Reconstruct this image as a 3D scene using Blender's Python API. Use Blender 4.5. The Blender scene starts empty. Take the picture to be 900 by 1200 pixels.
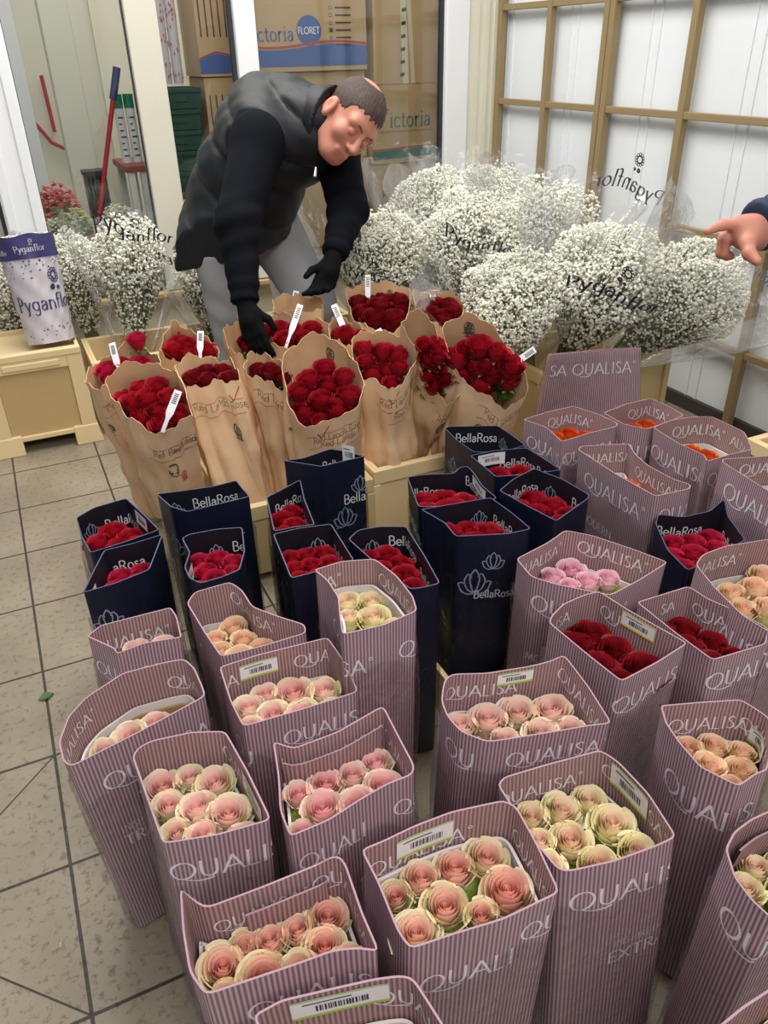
import bpy, math, random
import numpy as np
from mathutils import Vector, Matrix, noise
PI = math.pi
random.seed(7)
sc = bpy.context.scene
COL = sc.collection

# ------------------------------------------------------------------ camera, sky, lights, exposure
cd = bpy.data.cameras.new('camera')
cam = bpy.data.objects.new('camera', cd)
COL.objects.link(cam)
_C, _r, _u, _w = (Vector(a) for a in ((0.1589, -0.815, 1.3261), (0.9033, -0.4285, -0.0186), (0.2329, 0.4537, 0.8602), (0.3602, 0.7813, -0.5097)))
cam.matrix_world = Matrix(((_r.x, _u.x, -_w.x, _C.x), (_r.y, _u.y, -_w.y, _C.y), (_r.z, _u.z, -_w.z, _C.z), (0, 0, 0, 1)))
cd.sensor_fit = 'HORIZONTAL'
cd.sensor_width = 36.0
cd.lens = 917.34 / 900 * 36
cd.clip_start = 0.02
sc.camera = cam

wd = bpy.data.worlds.new('hall_light')
sc.world = wd
wd.use_nodes = True
wd.node_tree.nodes['Background'].inputs[0].default_value = (0.86, 0.93, 1.0, 1)
wd.node_tree.nodes['Background'].inputs[1].default_value = 0.33

def area_light(name, loc, aim, sx, sy, power, col=(1, 1, 1)):
    l = bpy.data.lights.new(name, 'AREA')
    l.shape = 'RECTANGLE'
    l.size, l.size_y = sx, sy
    l.energy = power
    l.color = col
    o = bpy.data.objects.new(name, l)
    COL.objects.link(o)
    o.location = loc
    o.rotation_euler = (Vector(aim) - Vector(loc)).to_track_quat('-Z', 'Y').to_euler()
    return o
area_light('ceiling_and_fill_light', (0.9, 1.7, 3.1), (0.9, 1.72, 0), 1.4, 2.6, 104, (1.0, 0.965, 0.91))
area_light('ceiling_and_fill_light', (0.2, -1.9, 2.9), (0.6, 0.1, 0.3), 1.5, 1.2, 60, (1.0, 0.95, 0.89))  # fill lamp added behind the camera to brighten the sleeve fronts
area_light('storeroom_light', (1.2, 4.1, 2.7), (1.2, 4.0, 0), 2.2, 0.8, 24, (1.0, 0.96, 0.88))
vs = sc.view_settings
vs.view_transform = 'Standard'
vs.look = 'None'
vs.gamma = 1.0
vs.use_curve_mapping = False
vs.exposure = 0.0

# ------------------------------------------------------------------ helpers
def lin(c):
    return tuple(((v / 255) / 12.92 if v / 255 <= 0.04045 else ((v / 255 + 0.055) / 1.055) ** 2.4) for v in c)

def empty(name, loc=(0, 0, 0), parent=None):
    o = bpy.data.objects.new(name, None)
    o.empty_display_size = 0.05
    COL.objects.link(o)
    o.location = loc
    if parent:
        o.parent = parent
    return o

def tag(o, label=None, cat=None, group=None, kind=None):
    if label: o['label'] = label
    if cat: o['category'] = cat
    if group: o['group'] = group
    if kind: o['kind'] = kind
    return o

class MB:
    """collects faces with a material slot, builds ONE mesh object"""
    def __init__(s):
        s.v, s.f, s.m, s.uv, s.sm = [], [], [], [], []
    def add(s, vs, fs, m=0, uv=None, smooth=False):
        b = len(s.v)
        s.v += [tuple(p) for p in vs]
        for f in fs:
            s.f.append(tuple(i + b for i in f))
            s.m.append(m)
            s.sm.append(smooth)
            s.uv.append([uv[i] for i in f] if uv else [(0.0, 0.0)] * len(f))
        return b
    def box(s, a, b, m=0, M=None, bev=0.0):
        (x0, y0, z0), (x1, y1, z1) = a, b
        P = [(x0, y0, z0), (x1, y0, z0), (x1, y1, z0), (x0, y1, z0), (x0, y0, z1), (x1, y0, z1), (x1, y1, z1), (x0, y1, z1)]
        if M is not None: P = [M @ Vector(p) for p in P]
        s.add(P, [(3, 2, 1, 0), (4, 5, 6, 7), (0, 1, 5, 4), (1, 2, 6, 5), (2, 3, 7, 6), (3, 0, 4, 7)], m)
    def tube(s, pts, r, n=8, m=0, cap=True, smooth=True):
        pts = [Vector(p) for p in pts]
        rs = r if isinstance(r, (list, tuple)) else [r] * len(pts)
        V, ref = [], Vector((0.0131, 0.0217, 1))
        for i, p in enumerate(pts):
            t = (pts[min(i + 1, len(pts) - 1)] - pts[max(i - 1, 0)]).normalized()
            rf = ref if abs(t.dot(ref.normalized())) < 0.95 else Vector((1, 0.01, 0.02))
            a = t.cross(rf).normalized(); b = t.cross(a)
            for k in range(n):
                an = 2 * PI * k / n
                V.append(p + (a * math.cos(an) + b * math.sin(an)) * rs[i])
        F = [(i * n + k, i * n + (k + 1) % n, (i + 1) * n + (k + 1) % n, (i + 1) * n + k) for i in range(len(pts) - 1) for k in range(n)]
        s.add(V, F, m, smooth=smooth)
        if cap:
            L = len(pts)
            s.add(V[:n], [tuple(range(n))], m); s.add(V[-n:], [tuple(reversed(range(n)))], m)
    def build(s, name, mats, parent=None, bevel=0.0, seg=2):
        me = bpy.data.meshes.new(name)
        me.from_pydata(s.v, [], s.f)
        for mt in (mats if isinstance(mats, (list, tuple)) else [mats]): me.materials.append(mt)
        me.polygons.foreach_set('material_index', s.m)
        me.polygons.foreach_set('use_smooth', s.sm)
        uvl = me.uv_layers.new(name='UVMap')
        flat = [c for f in s.uv for p in f for c in p]
        uvl.data.foreach_set('uv', flat)
        me.update()
        o = bpy.data.objects.new(name, me)
        COL.objects.link(o)
        if parent: o.parent = parent
        if bevel:
            md = o.modifiers.new('bevel', 'BEVEL'); md.width = bevel; md.segments = seg; md.limit_method = 'ANGLE'
        return o

def copy_tree(o, parent=None):
    c = o.copy(); COL.objects.link(c)
    if parent: c.parent = parent
    for ch in list(o.children): copy_tree(ch, c)
    return c

# ------------------------------------------------------------------ materials
class NT:
    def __init__(s, name):
        s.mat = bpy.data.materials.new(name); s.mat.use_nodes = True
        s.t = s.mat.node_tree; s.b = s.t.nodes['Principled BSDF']; s.out = s.t.nodes['Material Output']
    def n(s, typ, **kw):
        nd = s.t.nodes.new('ShaderNode' + typ)
        for k, v in kw.items():
            if k[0] == 'i' and k[1:].isdigit(): nd.inputs[int(k[1:])].default_value = v
            elif k.startswith('in_'): nd.inputs[k[3:].replace('_', ' ')].default_value = v
            else: setattr(nd, k, v)
        return nd
    def l(s, a, b): s.t.links.new(a, b); return s
    def math(s, op, a, b=None, clamp=False):
        nd = s.n('Math', operation=op, use_clamp=clamp)
        for i, q in enumerate((a, b)):
            if q is None: continue
            if isinstance(q, (int, float)): nd.inputs[i].default_value = q
            else: s.l(q, nd.inputs[i])
        return nd.outputs[0]
    def mix(s, fac, a, b):
        nd = s.n('Mix', data_type='RGBA')
        for i, q in ((0, fac), (6, a), (7, b)):
            if isinstance(q, (int, float)): nd.inputs[i].default_value = q
            elif isinstance(q, tuple): nd.inputs[i].default_value = (*q[:3], 1)
            else: s.l(q, nd.inputs[i])
        return nd.outputs[2]
    def bump(s, h, st=0.3, dist=0.002):
        nd = s.n('Bump'); nd.inputs['Strength'].default_value = st; nd.inputs['Distance'].default_value = dist
        s.l(h, nd.inputs['Height']); s.l(nd.outputs[0], s.b.inputs['Normal']); return nd
    def set(s, **kw):
        for k, v in kw.items(): s.b.inputs[k.replace('_', ' ')].default_value = v
        return s

def flat(name, rgb, rough=0.6, metal=0.0, var=0.0, scale=8, bump=0.0, bscale=40, coord='Object', **kw):
    t = NT(name); c = lin(rgb)
    t.set(Roughness=rough, Metallic=metal, **kw)
    t.b.inputs['Base Color'].default_value = (*c, 1)
    tc = t.n('TexCoord')
    if var:
        nz = t.n('TexNoise', in_Scale=scale, in_Detail=4.0); t.l(tc.outputs[coord], nz.inputs['Vector'])
        f = t.math('MULTIPLY', t.math('SUBTRACT', nz.outputs[0], 0.5), 2.0 * var)
        f = t.math('ADD', f, 1.0)
        mm = t.n('VectorMath', operation='SCALE'); mm.inputs[0].default_value = c; t.l(f, mm.inputs[3])
        t.l(mm.outputs[0], t.b.inputs['Base Color'])
    if bump:
        nz = t.n('TexNoise', in_Scale=bscale, in_Detail=5.0); t.l(tc.outputs[coord], nz.inputs['Vector'])
        t.bump(nz.outputs[0], bump, 0.004)
    return t.mat

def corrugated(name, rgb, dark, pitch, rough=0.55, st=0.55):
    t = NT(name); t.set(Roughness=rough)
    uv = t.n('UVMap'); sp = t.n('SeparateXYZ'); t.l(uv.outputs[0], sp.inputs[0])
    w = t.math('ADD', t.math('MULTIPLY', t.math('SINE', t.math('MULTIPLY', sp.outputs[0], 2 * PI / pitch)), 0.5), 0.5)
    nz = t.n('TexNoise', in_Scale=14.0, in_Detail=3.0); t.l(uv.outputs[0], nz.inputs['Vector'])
    ink = t.mix(w, lin(dark), lin(rgb))  # rib shading painted into the ink colour: paler ridges, darker grooves
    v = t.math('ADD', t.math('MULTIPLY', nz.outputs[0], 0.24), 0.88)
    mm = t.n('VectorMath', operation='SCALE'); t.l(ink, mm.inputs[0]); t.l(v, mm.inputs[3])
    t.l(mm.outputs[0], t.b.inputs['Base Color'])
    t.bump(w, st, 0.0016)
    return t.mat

def clear_film(name, tint=(1, 1, 1), gloss=0.10, rough=0.12, bscale=18, bst=0.5, milk=0.0, fres=0.4):
    t = NT(name); t.t.nodes.remove(t.b)
    tr = t.n('BsdfTransparent'); tr.inputs[0].default_value = (*tint, 1)
    gl = t.n('BsdfGlossy'); gl.inputs['Roughness'].default_value = rough
    tc = t.n('TexCoord'); nz = t.n('TexNoise', in_Scale=bscale, in_Detail=3.0, in_Distortion=0.6); t.l(tc.outputs['Object'], nz.inputs['Vector'])
    bp = t.n('Bump'); bp.inputs['Strength'].default_value = bst; bp.inputs['Distance'].default_value = 0.02
    t.l(nz.outputs[0], bp.inputs['Height']); t.l(bp.outputs[0], gl.inputs['Normal'])
    lw = t.n('LayerWeight'); lw.inputs[0].default_value = 0.25; t.l(bp.outputs[0], lw.inputs['Normal'])
    f = t.math('ADD', t.math('MULTIPLY', lw.outputs['Fresnel'], fres), gloss * 0.5, True)
    mx = t.n('MixShader'); t.l(f, mx.inputs[0]); t.l(tr.outputs[0], mx.inputs[1]); t.l(gl.outputs[0], mx.inputs[2])
    sh = mx.outputs[0]
    if milk:
        df = t.n('BsdfDiffuse'); df.inputs[0].default_value = (0.9, 0.92, 0.92, 1)
        m2 = t.n('MixShader'); m2.inputs[0].default_value = milk
        t.l(sh, m2.inputs[1]); t.l(df.outputs[0], m2.inputs[2]); sh = m2.outputs[0]
    t.l(sh, t.out.inputs[0])
    return t.mat

def petal(name, c0, c1, c2, c3=None, tr=0.12):
    """petal colour: c0 heart, c1 middle petals, c2 outer petals, c3 rim of the petals"""
    t = NT(name); t.set(Roughness=0.55)
    a = t.n('Attribute', attribute_name='petal'); sp = t.n('SeparateColor'); t.l(a.outputs['Color'], sp.inputs[0])
    cr = t.n('ValToRGB'); e = cr.color_ramp.elements
    e[0].position = 0.08; e[0].color = (*lin(c0), 1)
    e[1].position = 0.95; e[1].color = (*lin(c2), 1)
    m = e.new(0.52); m.color = (*lin(c1), 1)
    oi = t.n('ObjectInfo')
    lay = t.math('ADD', sp.outputs[0], t.math('MULTIPLY', t.math('SUBTRACT', oi.outputs['Random'], 0.5), 0.3))
    t.l(lay, cr.inputs[0])
    col = cr.outputs[0]
    if c3: col = t.mix(t.math('MULTIPLY', t.math('POWER', sp.outputs[1], 4.0), 0.6), col, lin(c3))
    tc = t.n('TexCoord'); nz = t.n('TexNoise', in_Scale=60.0, in_Detail=3.0); t.l(tc.outputs['Object'], nz.inputs['Vector'])
    v = t.math('ADD', t.math('MULTIPLY', nz.outputs[0], 0.3), 0.85)
    mm = t.n('VectorMath', operation='SCALE'); t.l(col, mm.inputs[0]); t.l(v, mm.inputs[3])
    t.l(mm.outputs[0], t.b.inputs['Base Color'])
    return t.mat

M = {}
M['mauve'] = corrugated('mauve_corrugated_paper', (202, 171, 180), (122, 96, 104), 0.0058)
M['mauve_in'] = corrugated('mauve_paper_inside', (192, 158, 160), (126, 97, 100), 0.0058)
M['mauve_edge'] = flat('mauve_paper_edge', (174, 138, 150), 0.6)
M['silver'] = flat('silver_lettering', (236, 230, 240), 0.4)
M['navy'] = corrugated('navy_corrugated_paper', (23, 30, 55), (12, 17, 33), 0.0045, 0.4, 0.35)
M['navy_in'] = corrugated('navy_paper_inside', (22, 26, 42), (14, 16, 28), 0.0045, 0.5, 0.35)
M['navy_edge'] = flat('navy_paper_edge', (66, 74, 104), 0.5)
M['white_print'] = flat('white_lettering', (228, 228, 232), 0.5)
M['lotus_print'] = flat('lotus_line_print', (146, 158, 178), 0.45)
M['liner'] = flat('white_liner_paper', (232, 224, 222), 0.7, var=0.05, scale=20)
M['card'] = flat('brown_card', (168, 134, 92), 0.8, var=0.12, scale=15)
M['sticker'] = flat('label_paper', (238, 238, 242), 0.45)
M['sticker_green'] = flat('label_green', (176, 206, 74), 0.5)
M['sticker_yellow'] = flat('label_yellow', (236, 220, 70), 0.5)
M['ink'] = flat('black_ink', (38, 38, 44), 0.5)
M['leaf'] = flat('rose_leaf', (62, 96, 42), 0.5, var=0.3, scale=30, bump=0.3)
M['lime_leaf'] = flat('lime_outer_leaf', (156, 176, 84), 0.6, var=0.35, scale=35, bump=0.4)
M['sepal'] = flat('green_sepal', (150, 178, 84), 0.55, var=0.2, scale=40)
M['stem'] = flat('rose_stem', (84, 112, 54), 0.6)
M['film'] = clear_film('clear_film', gloss=0.035, rough=0.16, bscale=26, bst=0.9)
M['film_milk'] = clear_film('wrapping_film', gloss=0.04, rough=0.16, bscale=10, bst=0.7, milk=0.02)
M['glass'] = clear_film('window_glass', tint=(0.97, 0.985, 0.98), gloss=0.07, rough=0.02, bscale=2, bst=0.02, fres=0.75)
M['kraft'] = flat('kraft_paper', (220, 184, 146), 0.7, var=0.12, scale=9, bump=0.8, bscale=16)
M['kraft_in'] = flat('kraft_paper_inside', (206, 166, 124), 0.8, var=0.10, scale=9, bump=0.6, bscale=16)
M['kraft_edge'] = flat('kraft_paper_edge', (222, 186, 142), 0.8)
M['kraft_red'] = flat('red_print', (176, 62, 54), 0.7)
M['kraft_ink'] = flat('dark_print', (70, 74, 62), 0.7)
M['crate'] = flat('cream_crate_plastic', (232, 208, 160), 0.45, var=0.06, scale=6, bump=0.06, bscale=30)
M['crate_in'] = flat('tan_crate_panel', (196, 168, 118), 0.5, var=0.07, scale=5)
M['crate_old'] = flat('tan_old_crate', (206, 184, 136), 0.6, var=0.12, scale=9, bump=0.1, bscale=30)
M['white_frame'] = flat('white_frame_paint', (236, 238, 240), 0.4, var=0.03, scale=3)
M['cream_frame'] = flat('cream_frame_paint', (216, 212, 196), 0.42, var=0.03, scale=3)
M['gasket'] = flat('dark_gasket', (40, 44, 54), 0.6)
M['cream_wall'] = flat('cream_wall_panel', (222, 218, 200), 0.5, var=0.04, scale=3)
M['tan_metal'] = flat('tan_painted_metal', (144, 124, 88), 0.5, var=0.06, scale=10)
M['floret'] = flat('white_floret', (240, 239, 226), 0.8, var=0.05, scale=30)
M['gyp_stem'] = flat('gypsophila_stem', (96, 108, 66), 0.7, var=0.2, scale=20)
M['purple_print'] = flat('navy_purple_print', (58, 56, 110), 0.5)
M['dark_print'] = flat('dark_film_print', (44, 48, 66), 0.5)
M['sleeve_white'] = flat('white_printed_film', (206, 200, 206), 0.35, var=0.06, scale=12, bump=0.5, bscale=14)
M['vest'] = flat('black_quilted_nylon', (20, 22, 28), 0.5, var=0.06, scale=20, bump=0.25, bscale=45, Specular_IOR_Level=0.35)
M['sweater'] = flat('black_sweater', (13, 15, 22), 0.9, var=0.10, scale=60, bump=0.3, bscale=300, Specular_IOR_Level=0.12)
M['glove'] = flat('black_knit_glove', (12, 12, 15), 0.9, bump=0.3, bscale=300, Specular_IOR_Level=0.12)
M['trouser'] = flat('grey_marl_jersey', (150, 152, 156), 0.9, var=0.14, scale=220, bump=0.2, bscale=25)
M['shoe'] = flat('dark_shoe', (34, 34, 38), 0.6)
M['skin'] = flat('skin', (198, 134, 114), 0.55, var=0.14, scale=28, bump=0.15, bscale=120, Subsurface_Weight=0.15)
M['hair'] = flat('dark_brown_hair', (70, 54, 48), 0.7, var=0.35, scale=70, bump=0.6, bscale=180)
M['brow'] = flat('brow_hair', (92, 66, 54), 0.8)
M['jacket'] = flat('navy_jacket', (24, 40, 70), 0.7, var=0.2, scale=25, bump=0.4, bscale=40)
M['zip'] = flat('zip_metal', (196, 190, 170), 0.3, 0.9)
M['carton'] = flat('brown_carton', (190, 160, 120), 0.75, var=0.06, scale=5)
M['carton_blue'] = flat('carton_blue_print', (70, 98, 160), 0.6)
M['carton_teal'] = flat('carton_teal_print', (46, 112, 106), 0.6)
M['carton_red'] = flat('carton_red_print', (180, 70, 60), 0.6)
M['tape'] = flat('packing_tape', (214, 204, 176), 0.3)
M['dark_crate'] = flat('black_plastic_crate', (36, 34, 36), 0.5)
M['green_crate'] = flat('green_plastic_crate', (24, 66, 54), 0.5, var=0.1, scale=9)
M['red_pole'] = flat('red_pole_paint', (178, 36, 52), 0.35)
M['blue_plastic'] = flat('blue_plastic', (38, 50, 104), 0.4)
M['table_wood'] = flat('reddish_table_board', (150, 78, 58), 0.5, var=0.15, scale=10)
M['tube_white'] = flat('white_tube', (226, 226, 228), 0.45)
M['green_cap'] = flat('green_cap', (30, 122, 92), 0.45)
M['rust_wood'] = flat('rust_board', (128, 84, 56), 0.7, var=0.15)
M['pink_flower'] = flat('coral_petals', (206, 78, 78), 0.7, var=0.5, scale=60)
M['hydrangea_green'] = flat('lime_florets', (196, 214, 140), 0.8, var=0.2, scale=60)
M['hydrangea_white'] = flat('cream_florets', (236, 232, 214), 0.8, var=0.1, scale=60)
M['grey_dark'] = flat('dark_plinth', (62, 56, 50), 0.7)

M['r_pink'] = petal('pink_cream_rose_petals', (240, 148, 148), (252, 204, 198), (238, 236, 182), (254, 240, 222))
M['r_rose'] = petal('pink_rose_petals', (234, 122, 140), (250, 184, 188), (242, 222, 194), (254, 230, 222))
M['r_salmon'] = petal('salmon_rose_petals', (236, 130, 118), (250, 190, 174), (238, 232, 180), (254, 232, 210))
M['r_blush'] = petal('blush_rose_petals', (236, 160, 158), (246, 206, 194), (240, 220, 190), (252, 232, 218))
M['r_cream'] = petal('cream_rose_petals', (246, 186, 166), (250, 228, 190), (242, 236, 176), (254, 244, 214))
M['r_peach'] = petal('peach_rose_petals', (242, 172, 140), (246, 206, 168), (240, 218, 176), (252, 226, 196))
M['r_red'] = petal('red_rose_petals', (118, 4, 20), (164, 7, 32), (148, 7, 32), (198, 28, 52), 0.03)
M['r_dark'] = petal('dark_red_rose_petals', (104, 4, 14), (132, 6, 20), (112, 4, 18), (150, 10, 30), 0.03)
M['r_scarlet'] = petal('scarlet_rose_petals', (124, 4, 20), (170, 9, 34), (150, 7, 30), (204, 32, 54), 0.03)
M['r_crimson'] = petal('crimson_pink_rose_petals', (150, 6, 38), (188, 14, 58), (168, 10, 50), (214, 46, 84), 0.04)
M['r_hotpink'] = petal('soft_pink_rose_petals', (238, 150, 180), (246, 182, 204), (250, 208, 220), (252, 226, 232))
M['r_orange'] = petal('orange_rose_petals', (214, 64, 14), (240, 112, 26), (246, 148, 44), (196, 40, 20))

# ------------------------------------------------------------------ lettering: small stroke alphabet
def _circ(cx, cy, rx, ry, a0=0, a1=360, n=20):
    return [(cx + rx * math.cos(math.radians(a0 + (a1 - a0) * i / n)), cy + ry * math.sin(math.radians(a0 + (a1 - a0) * i / n))) for i in range(n + 1)]
def _cur(*P):
    o = []
    for i in range(len(P) - 1):
        p0, p1, p2, p3 = P[max(i - 1, 0)], P[i], P[i + 1], P[min(i + 2, len(P) - 1)]
        for k in range(5):
            t = k / 5
            o.append(tuple(0.5 * (2 * b + (c - a) * t + (2 * a - 5 * b + 4 * c - d) * t * t + (3 * b - a - 3 * c + d) * t ** 3) for a, b, c, d in zip(p0, p1, p2, p3)))
    o.append(P[-1])
    return o
G = {
 'A': (.84, [[(.02, 0), (.42, 1)], [(.42, 1), (.82, 0)], [(.17, .33), (.67, .33)]]),
 'B': (.64, [[(.1, 0), (.1, 1)], _cur((.1, 1), (.4, .97), (.5, .76), (.4, .55), (.1, .53)), _cur((.1, .53), (.45, .5), (.58, .27), (.44, .03), (.1, 0))]),
 'D': (.82, [[(.1, 0), (.1, 1)], _cur((.1, 1), (.48, .95), (.74, .5), (.48, .05), (.1, 0))]),
 'E': (.58, [[(.1, 0), (.1, 1)], [(.1, 1), (.5, 1)], [(.1, .52), (.44, .52)], [(.1, 0), (.52, 0)]]),
 'F': (.54, [[(.1, 0), (.1, 1)], [(.1, 1), (.5, 1)], [(.1, .52), (.44, .52)]]),
 'I': (.28, [[(.13, 0), (.13, 1)]]),
 'L': (.56, [[(.1, 0), (.1, 1)], [(.1, 0), (.52, 0)]]),
 'M': (.98, [[(.08, 0), (.16, 1)], [(.16, 1), (.49, .08)], [(.49, .08), (.82, 1)], [(.82, 1), (.9, 0)]]),
 'N': (.84, [[(.1, 0), (.1, 1)], [(.1, 1), (.72, 0)], [(.72, 0), (.72, 1)]]),
 'O': (.96, [_circ(.47, .5, .42, .5, 90, 450)]),
 'P': (.6, [[(.1, 0), (.1, 1)], _cur((.1, 1), (.42, .96), (.54, .74), (.42, .5), (.1, .46))]),
 'Q': (1.0, [_circ(.47, .5, .45, .5, 90, 450), _cur((.36, .03), (.62, -.1), (.95, -.22), (1.35, -.2), (1.62, -.1))]),
 'R': (.68, [[(.1, 0), (.1, 1)], _cur((.1, 1), (.42, .97), (.54, .76), (.42, .53), (.1, .5)), [(.32, .5), (.64, 0)]]),
 'S': (.58, [_cur((.5, .86), (.36, .99), (.17, .94), (.1, .76), (.22, .58), (.42, .43), (.5, .23), (.38, .03), (.2, .0), (.06, .13))]),
 'T': (.7, [[(.34, 0), (.34, 1)], [(.02, 1), (.66, 1)]]),
 'U': (.82, [_cur((.1, 1), (.1, .42), (.16, .12), (.4, 0), (.62, .12), (.69, .42), (.69, 1))]),
 'V': (.8, [[(.02, 1), (.4, 0)], [(.4, 0), (.78, 1)]]),
 'X': (.76, [[(.04, 1), (.72, 0)], [(.7, 1), (.04, 0)]]),
 'Y': (.72, [[(.02, 1), (.35, .48)], [(.68, 1), (.35, .48)], [(.35, .48), (.35, 0)]]),
 'W': (1.1, [[(.02, 1), (.28, 0)], [(.28, 0), (.54, 1)], [(.54, 1), (.8, 0)], [(.8, 0), (1.06, 1)]]),
 'a': (.5, [_cur((.08, .5), (.2, .62), (.35, .58), (.4, .42), (.4, 0)), _cur((.4, .36), (.16, .33), (.05, .17), (.15, .01), (.32, .06), (.4, .2))]),
 'c': (.48, [_cur((.43, .5), (.28, .62), (.1, .52), (.05, .31), (.12, .09), (.28, 0), (.44, .1))]),
 'd': (.56, [[(.46, 0), (.46, 1.02)], _circ(.25, .31, .21, .31, 90, 450)]),
 'e': (.52, [_cur((.06, .33), (.46, .34), (.42, .53), (.26, .62), (.1, .53), (.05, .3), (.12, .09), (.28, 0), (.45, .1))]),
 'f': (.34, [_cur((.4, .95), (.28, 1.02), (.17, .9), (.16, .6), (.16, 0)), [(.02, .6), (.34, .6)]]),
 'g': (.54, [_circ(.25, .33, .2, .29, 90, 450), _cur((.45, .62), (.45, .0), (.4, -.22), (.2, -.28), (.05, -.18))]),
 'i': (.22, [[(.1, 0), (.1, .62)], [(.1, .82), (.1, .9)]]),
 'l': (.22, [[(.1, 0), (.1, 1.03)]]),
 'n': (.54, [[(.09, 0), (.09, .62)], _cur((.09, .42), (.2, .6), (.36, .58), (.43, .42), (.43, 0))]),
 'o': (.54, [_circ(.26, .31, .22, .31, 90, 450)]),
 'r': (.38, [[(.09, 0), (.09, .62)], _cur((.09, .4), (.18, .58), (.36, .58))]),
 's': (.42, [_cur((.36, .52), (.24, .62), (.1, .56), (.1, .42), (.24, .32), (.35, .22), (.34, .07), (.2, 0), (.05, .09))]),
 't': (.36, [_cur((.16, .85), (.16, .15), (.24, .0), (.36, .05)), [(.02, .6), (.33, .6)]]),
 'y': (.48, [[(.03, .62), (.23, .02)], _cur((.43, .62), (.23, .02), (.14, -.22), (.02, -.27))]),
 '*': (.3, [_circ(.14, .92, .1, .1, 0, 360, 12), [(.12, .88), (.12, .96)]]),
 ' ': (.34, []),
}
def strokes(text, style='roman'):
    """flat list of (polyline, half-width function) in em units; returns strokes and the total advance"""
    S, x = [], 0.0
    thin, thick, ser = {'roman': (.026, .062, .085), 'sans': (.05, .055, 0), 'hand': (.028, .034, 0), 'bold': (.08, .085, 0), 'light': (.012, .034, .06)}[style]
    for ch in text:
        adv, st = G.get(ch, G[' '])
        for pl in st:
            S.append(([(px + x, py) for px, py in pl], thin, thick))
            if ser and len(pl) == 2 and abs(pl[0][1] - pl[1][1]) > .3:
                for q in pl:
                    if abs(q[1]) < .03 or abs(q[1] - 1) < .03 or abs(q[1] - .62) < .02:
                        S.append(([(q[0] + x - ser, q[1]), (q[0] + x + ser, q[1])], thin * .9, thin * .9))
        x += adv + (.07 if style in ('roman', 'light') else .04)
    return S, x
def strips(S):
    """centre-lines to ribbons (rows of left/right points)"""
    out = []
    for pl, thin, thick in S:
        P = [pl[0]]
        for a, b in zip(pl, pl[1:]):
            d = math.hypot(b[0] - a[0], b[1] - a[1]); n = max(1, int(d / .3))
            P += [(a[0] + (b[0] - a[0]) * k / n, a[1] + (b[1] - a[1]) * k / n) for k in range(1, n + 1)]
        rows = []
        for i, p in enumerate(P):
            a, b = P[max(i - 1, 0)], P[min(i + 1, len(P) - 1)]
            dx, dy = b[0] - a[0], b[1] - a[1]; L = math.hypot(dx, dy) or 1; dx /= L; dy /= L
            w = thin + (thick - thin) * abs(dy * .94 + dx * .34) ** 1.2
            rows.append(((p[0] - dy * w, p[1] + dx * w), (p[0] + dy * w, p[1] - dx * w)))
        out.append(rows)
    return out
def lay(mb, S, fn, m):
    """put ribbons on a surface: fn(x, y) -> point"""
    for rows in strips(S):
        V = [fn(*q) for r in rows for q in r]
        mb.add(V, [(2 * i, 2 * i + 1, 2 * i + 3, 2 * i + 2) for i in range(len(rows) - 1)], m)
def scaled(S, k, x0=0, y0=0, sl=0.0):
    return [([(x0 + k * (x + sl * y), y0 + k * y) for x, y in pl], a * k, b * k) for pl, a, b in S]
W = .022
LOTUS = [(_cur((.5, .95), (.36, .68), (.42, .3), (.5, .14), (.58, .3), (.64, .68), (.5, .95)), W, W),
         (_cur((.3, .8), (.2, .56), (.3, .26), (.5, .12)), W, W), (_cur((.3, .8), (.38, .74), (.4, .66)), W, W),
         (_cur((.7, .8), (.8, .56), (.7, .26), (.5, .12)), W, W), (_cur((.7, .8), (.62, .74), (.6, .66)), W, W),
         (_cur((.02, .5), (.12, .22), (.3, .1), (.5, .12)), W, W), (_cur((.02, .5), (.12, .52), (.22, .46)), W, W),
         (_cur((.98, .5), (.88, .22), (.7, .1), (.5, .12)), W, W), (_cur((.98, .5), (.88, .52), (.78, .46)), W, W)]
EMBLEM = [(_circ(.3 + .26 * math.cos(a), .62 + .26 * math.sin(a), .07, .07, 0, 360, 8), .022, .022) for a in [k * PI / 5.5 for k in range(11)]] + \
         [(_circ(.3, .62, .17, .17, 0, 360, 14), .03, .03), (_circ(.1, .1, .08, .08, 0, 360, 8), .06, .06), (_circ(.38, .06, .05, .05, 0, 360, 8), .045, .045)]
STAMP = [(_circ(.3, .5, .26, .42, 0, 360, 16), .035, .035), ([(.12, .3), (.48, .3)], .06, .06), ([(.1, .45), (.5, .45)], .05, .05), ([(.16, .62), (.44, .62)], .06, .06), ([(.2, .78), (.4, .78)], .05, .05), ([(.02, .06), (.58, .06)], .04, .04)]
SPROUT = [(_cur((.0, .86), (.12, .62), (.2, .0), (.3, .55), (.45, .95), (.62, 1.12), (.8, 1.05)), .035, .05), (_cur((.4, .85), (.55, .9), (.68, .82)), .03, .04), (_cur((.3, .6), (.3, .95), (.42, 1.2), (.6, 1.3)), .03, .04)]

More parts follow.
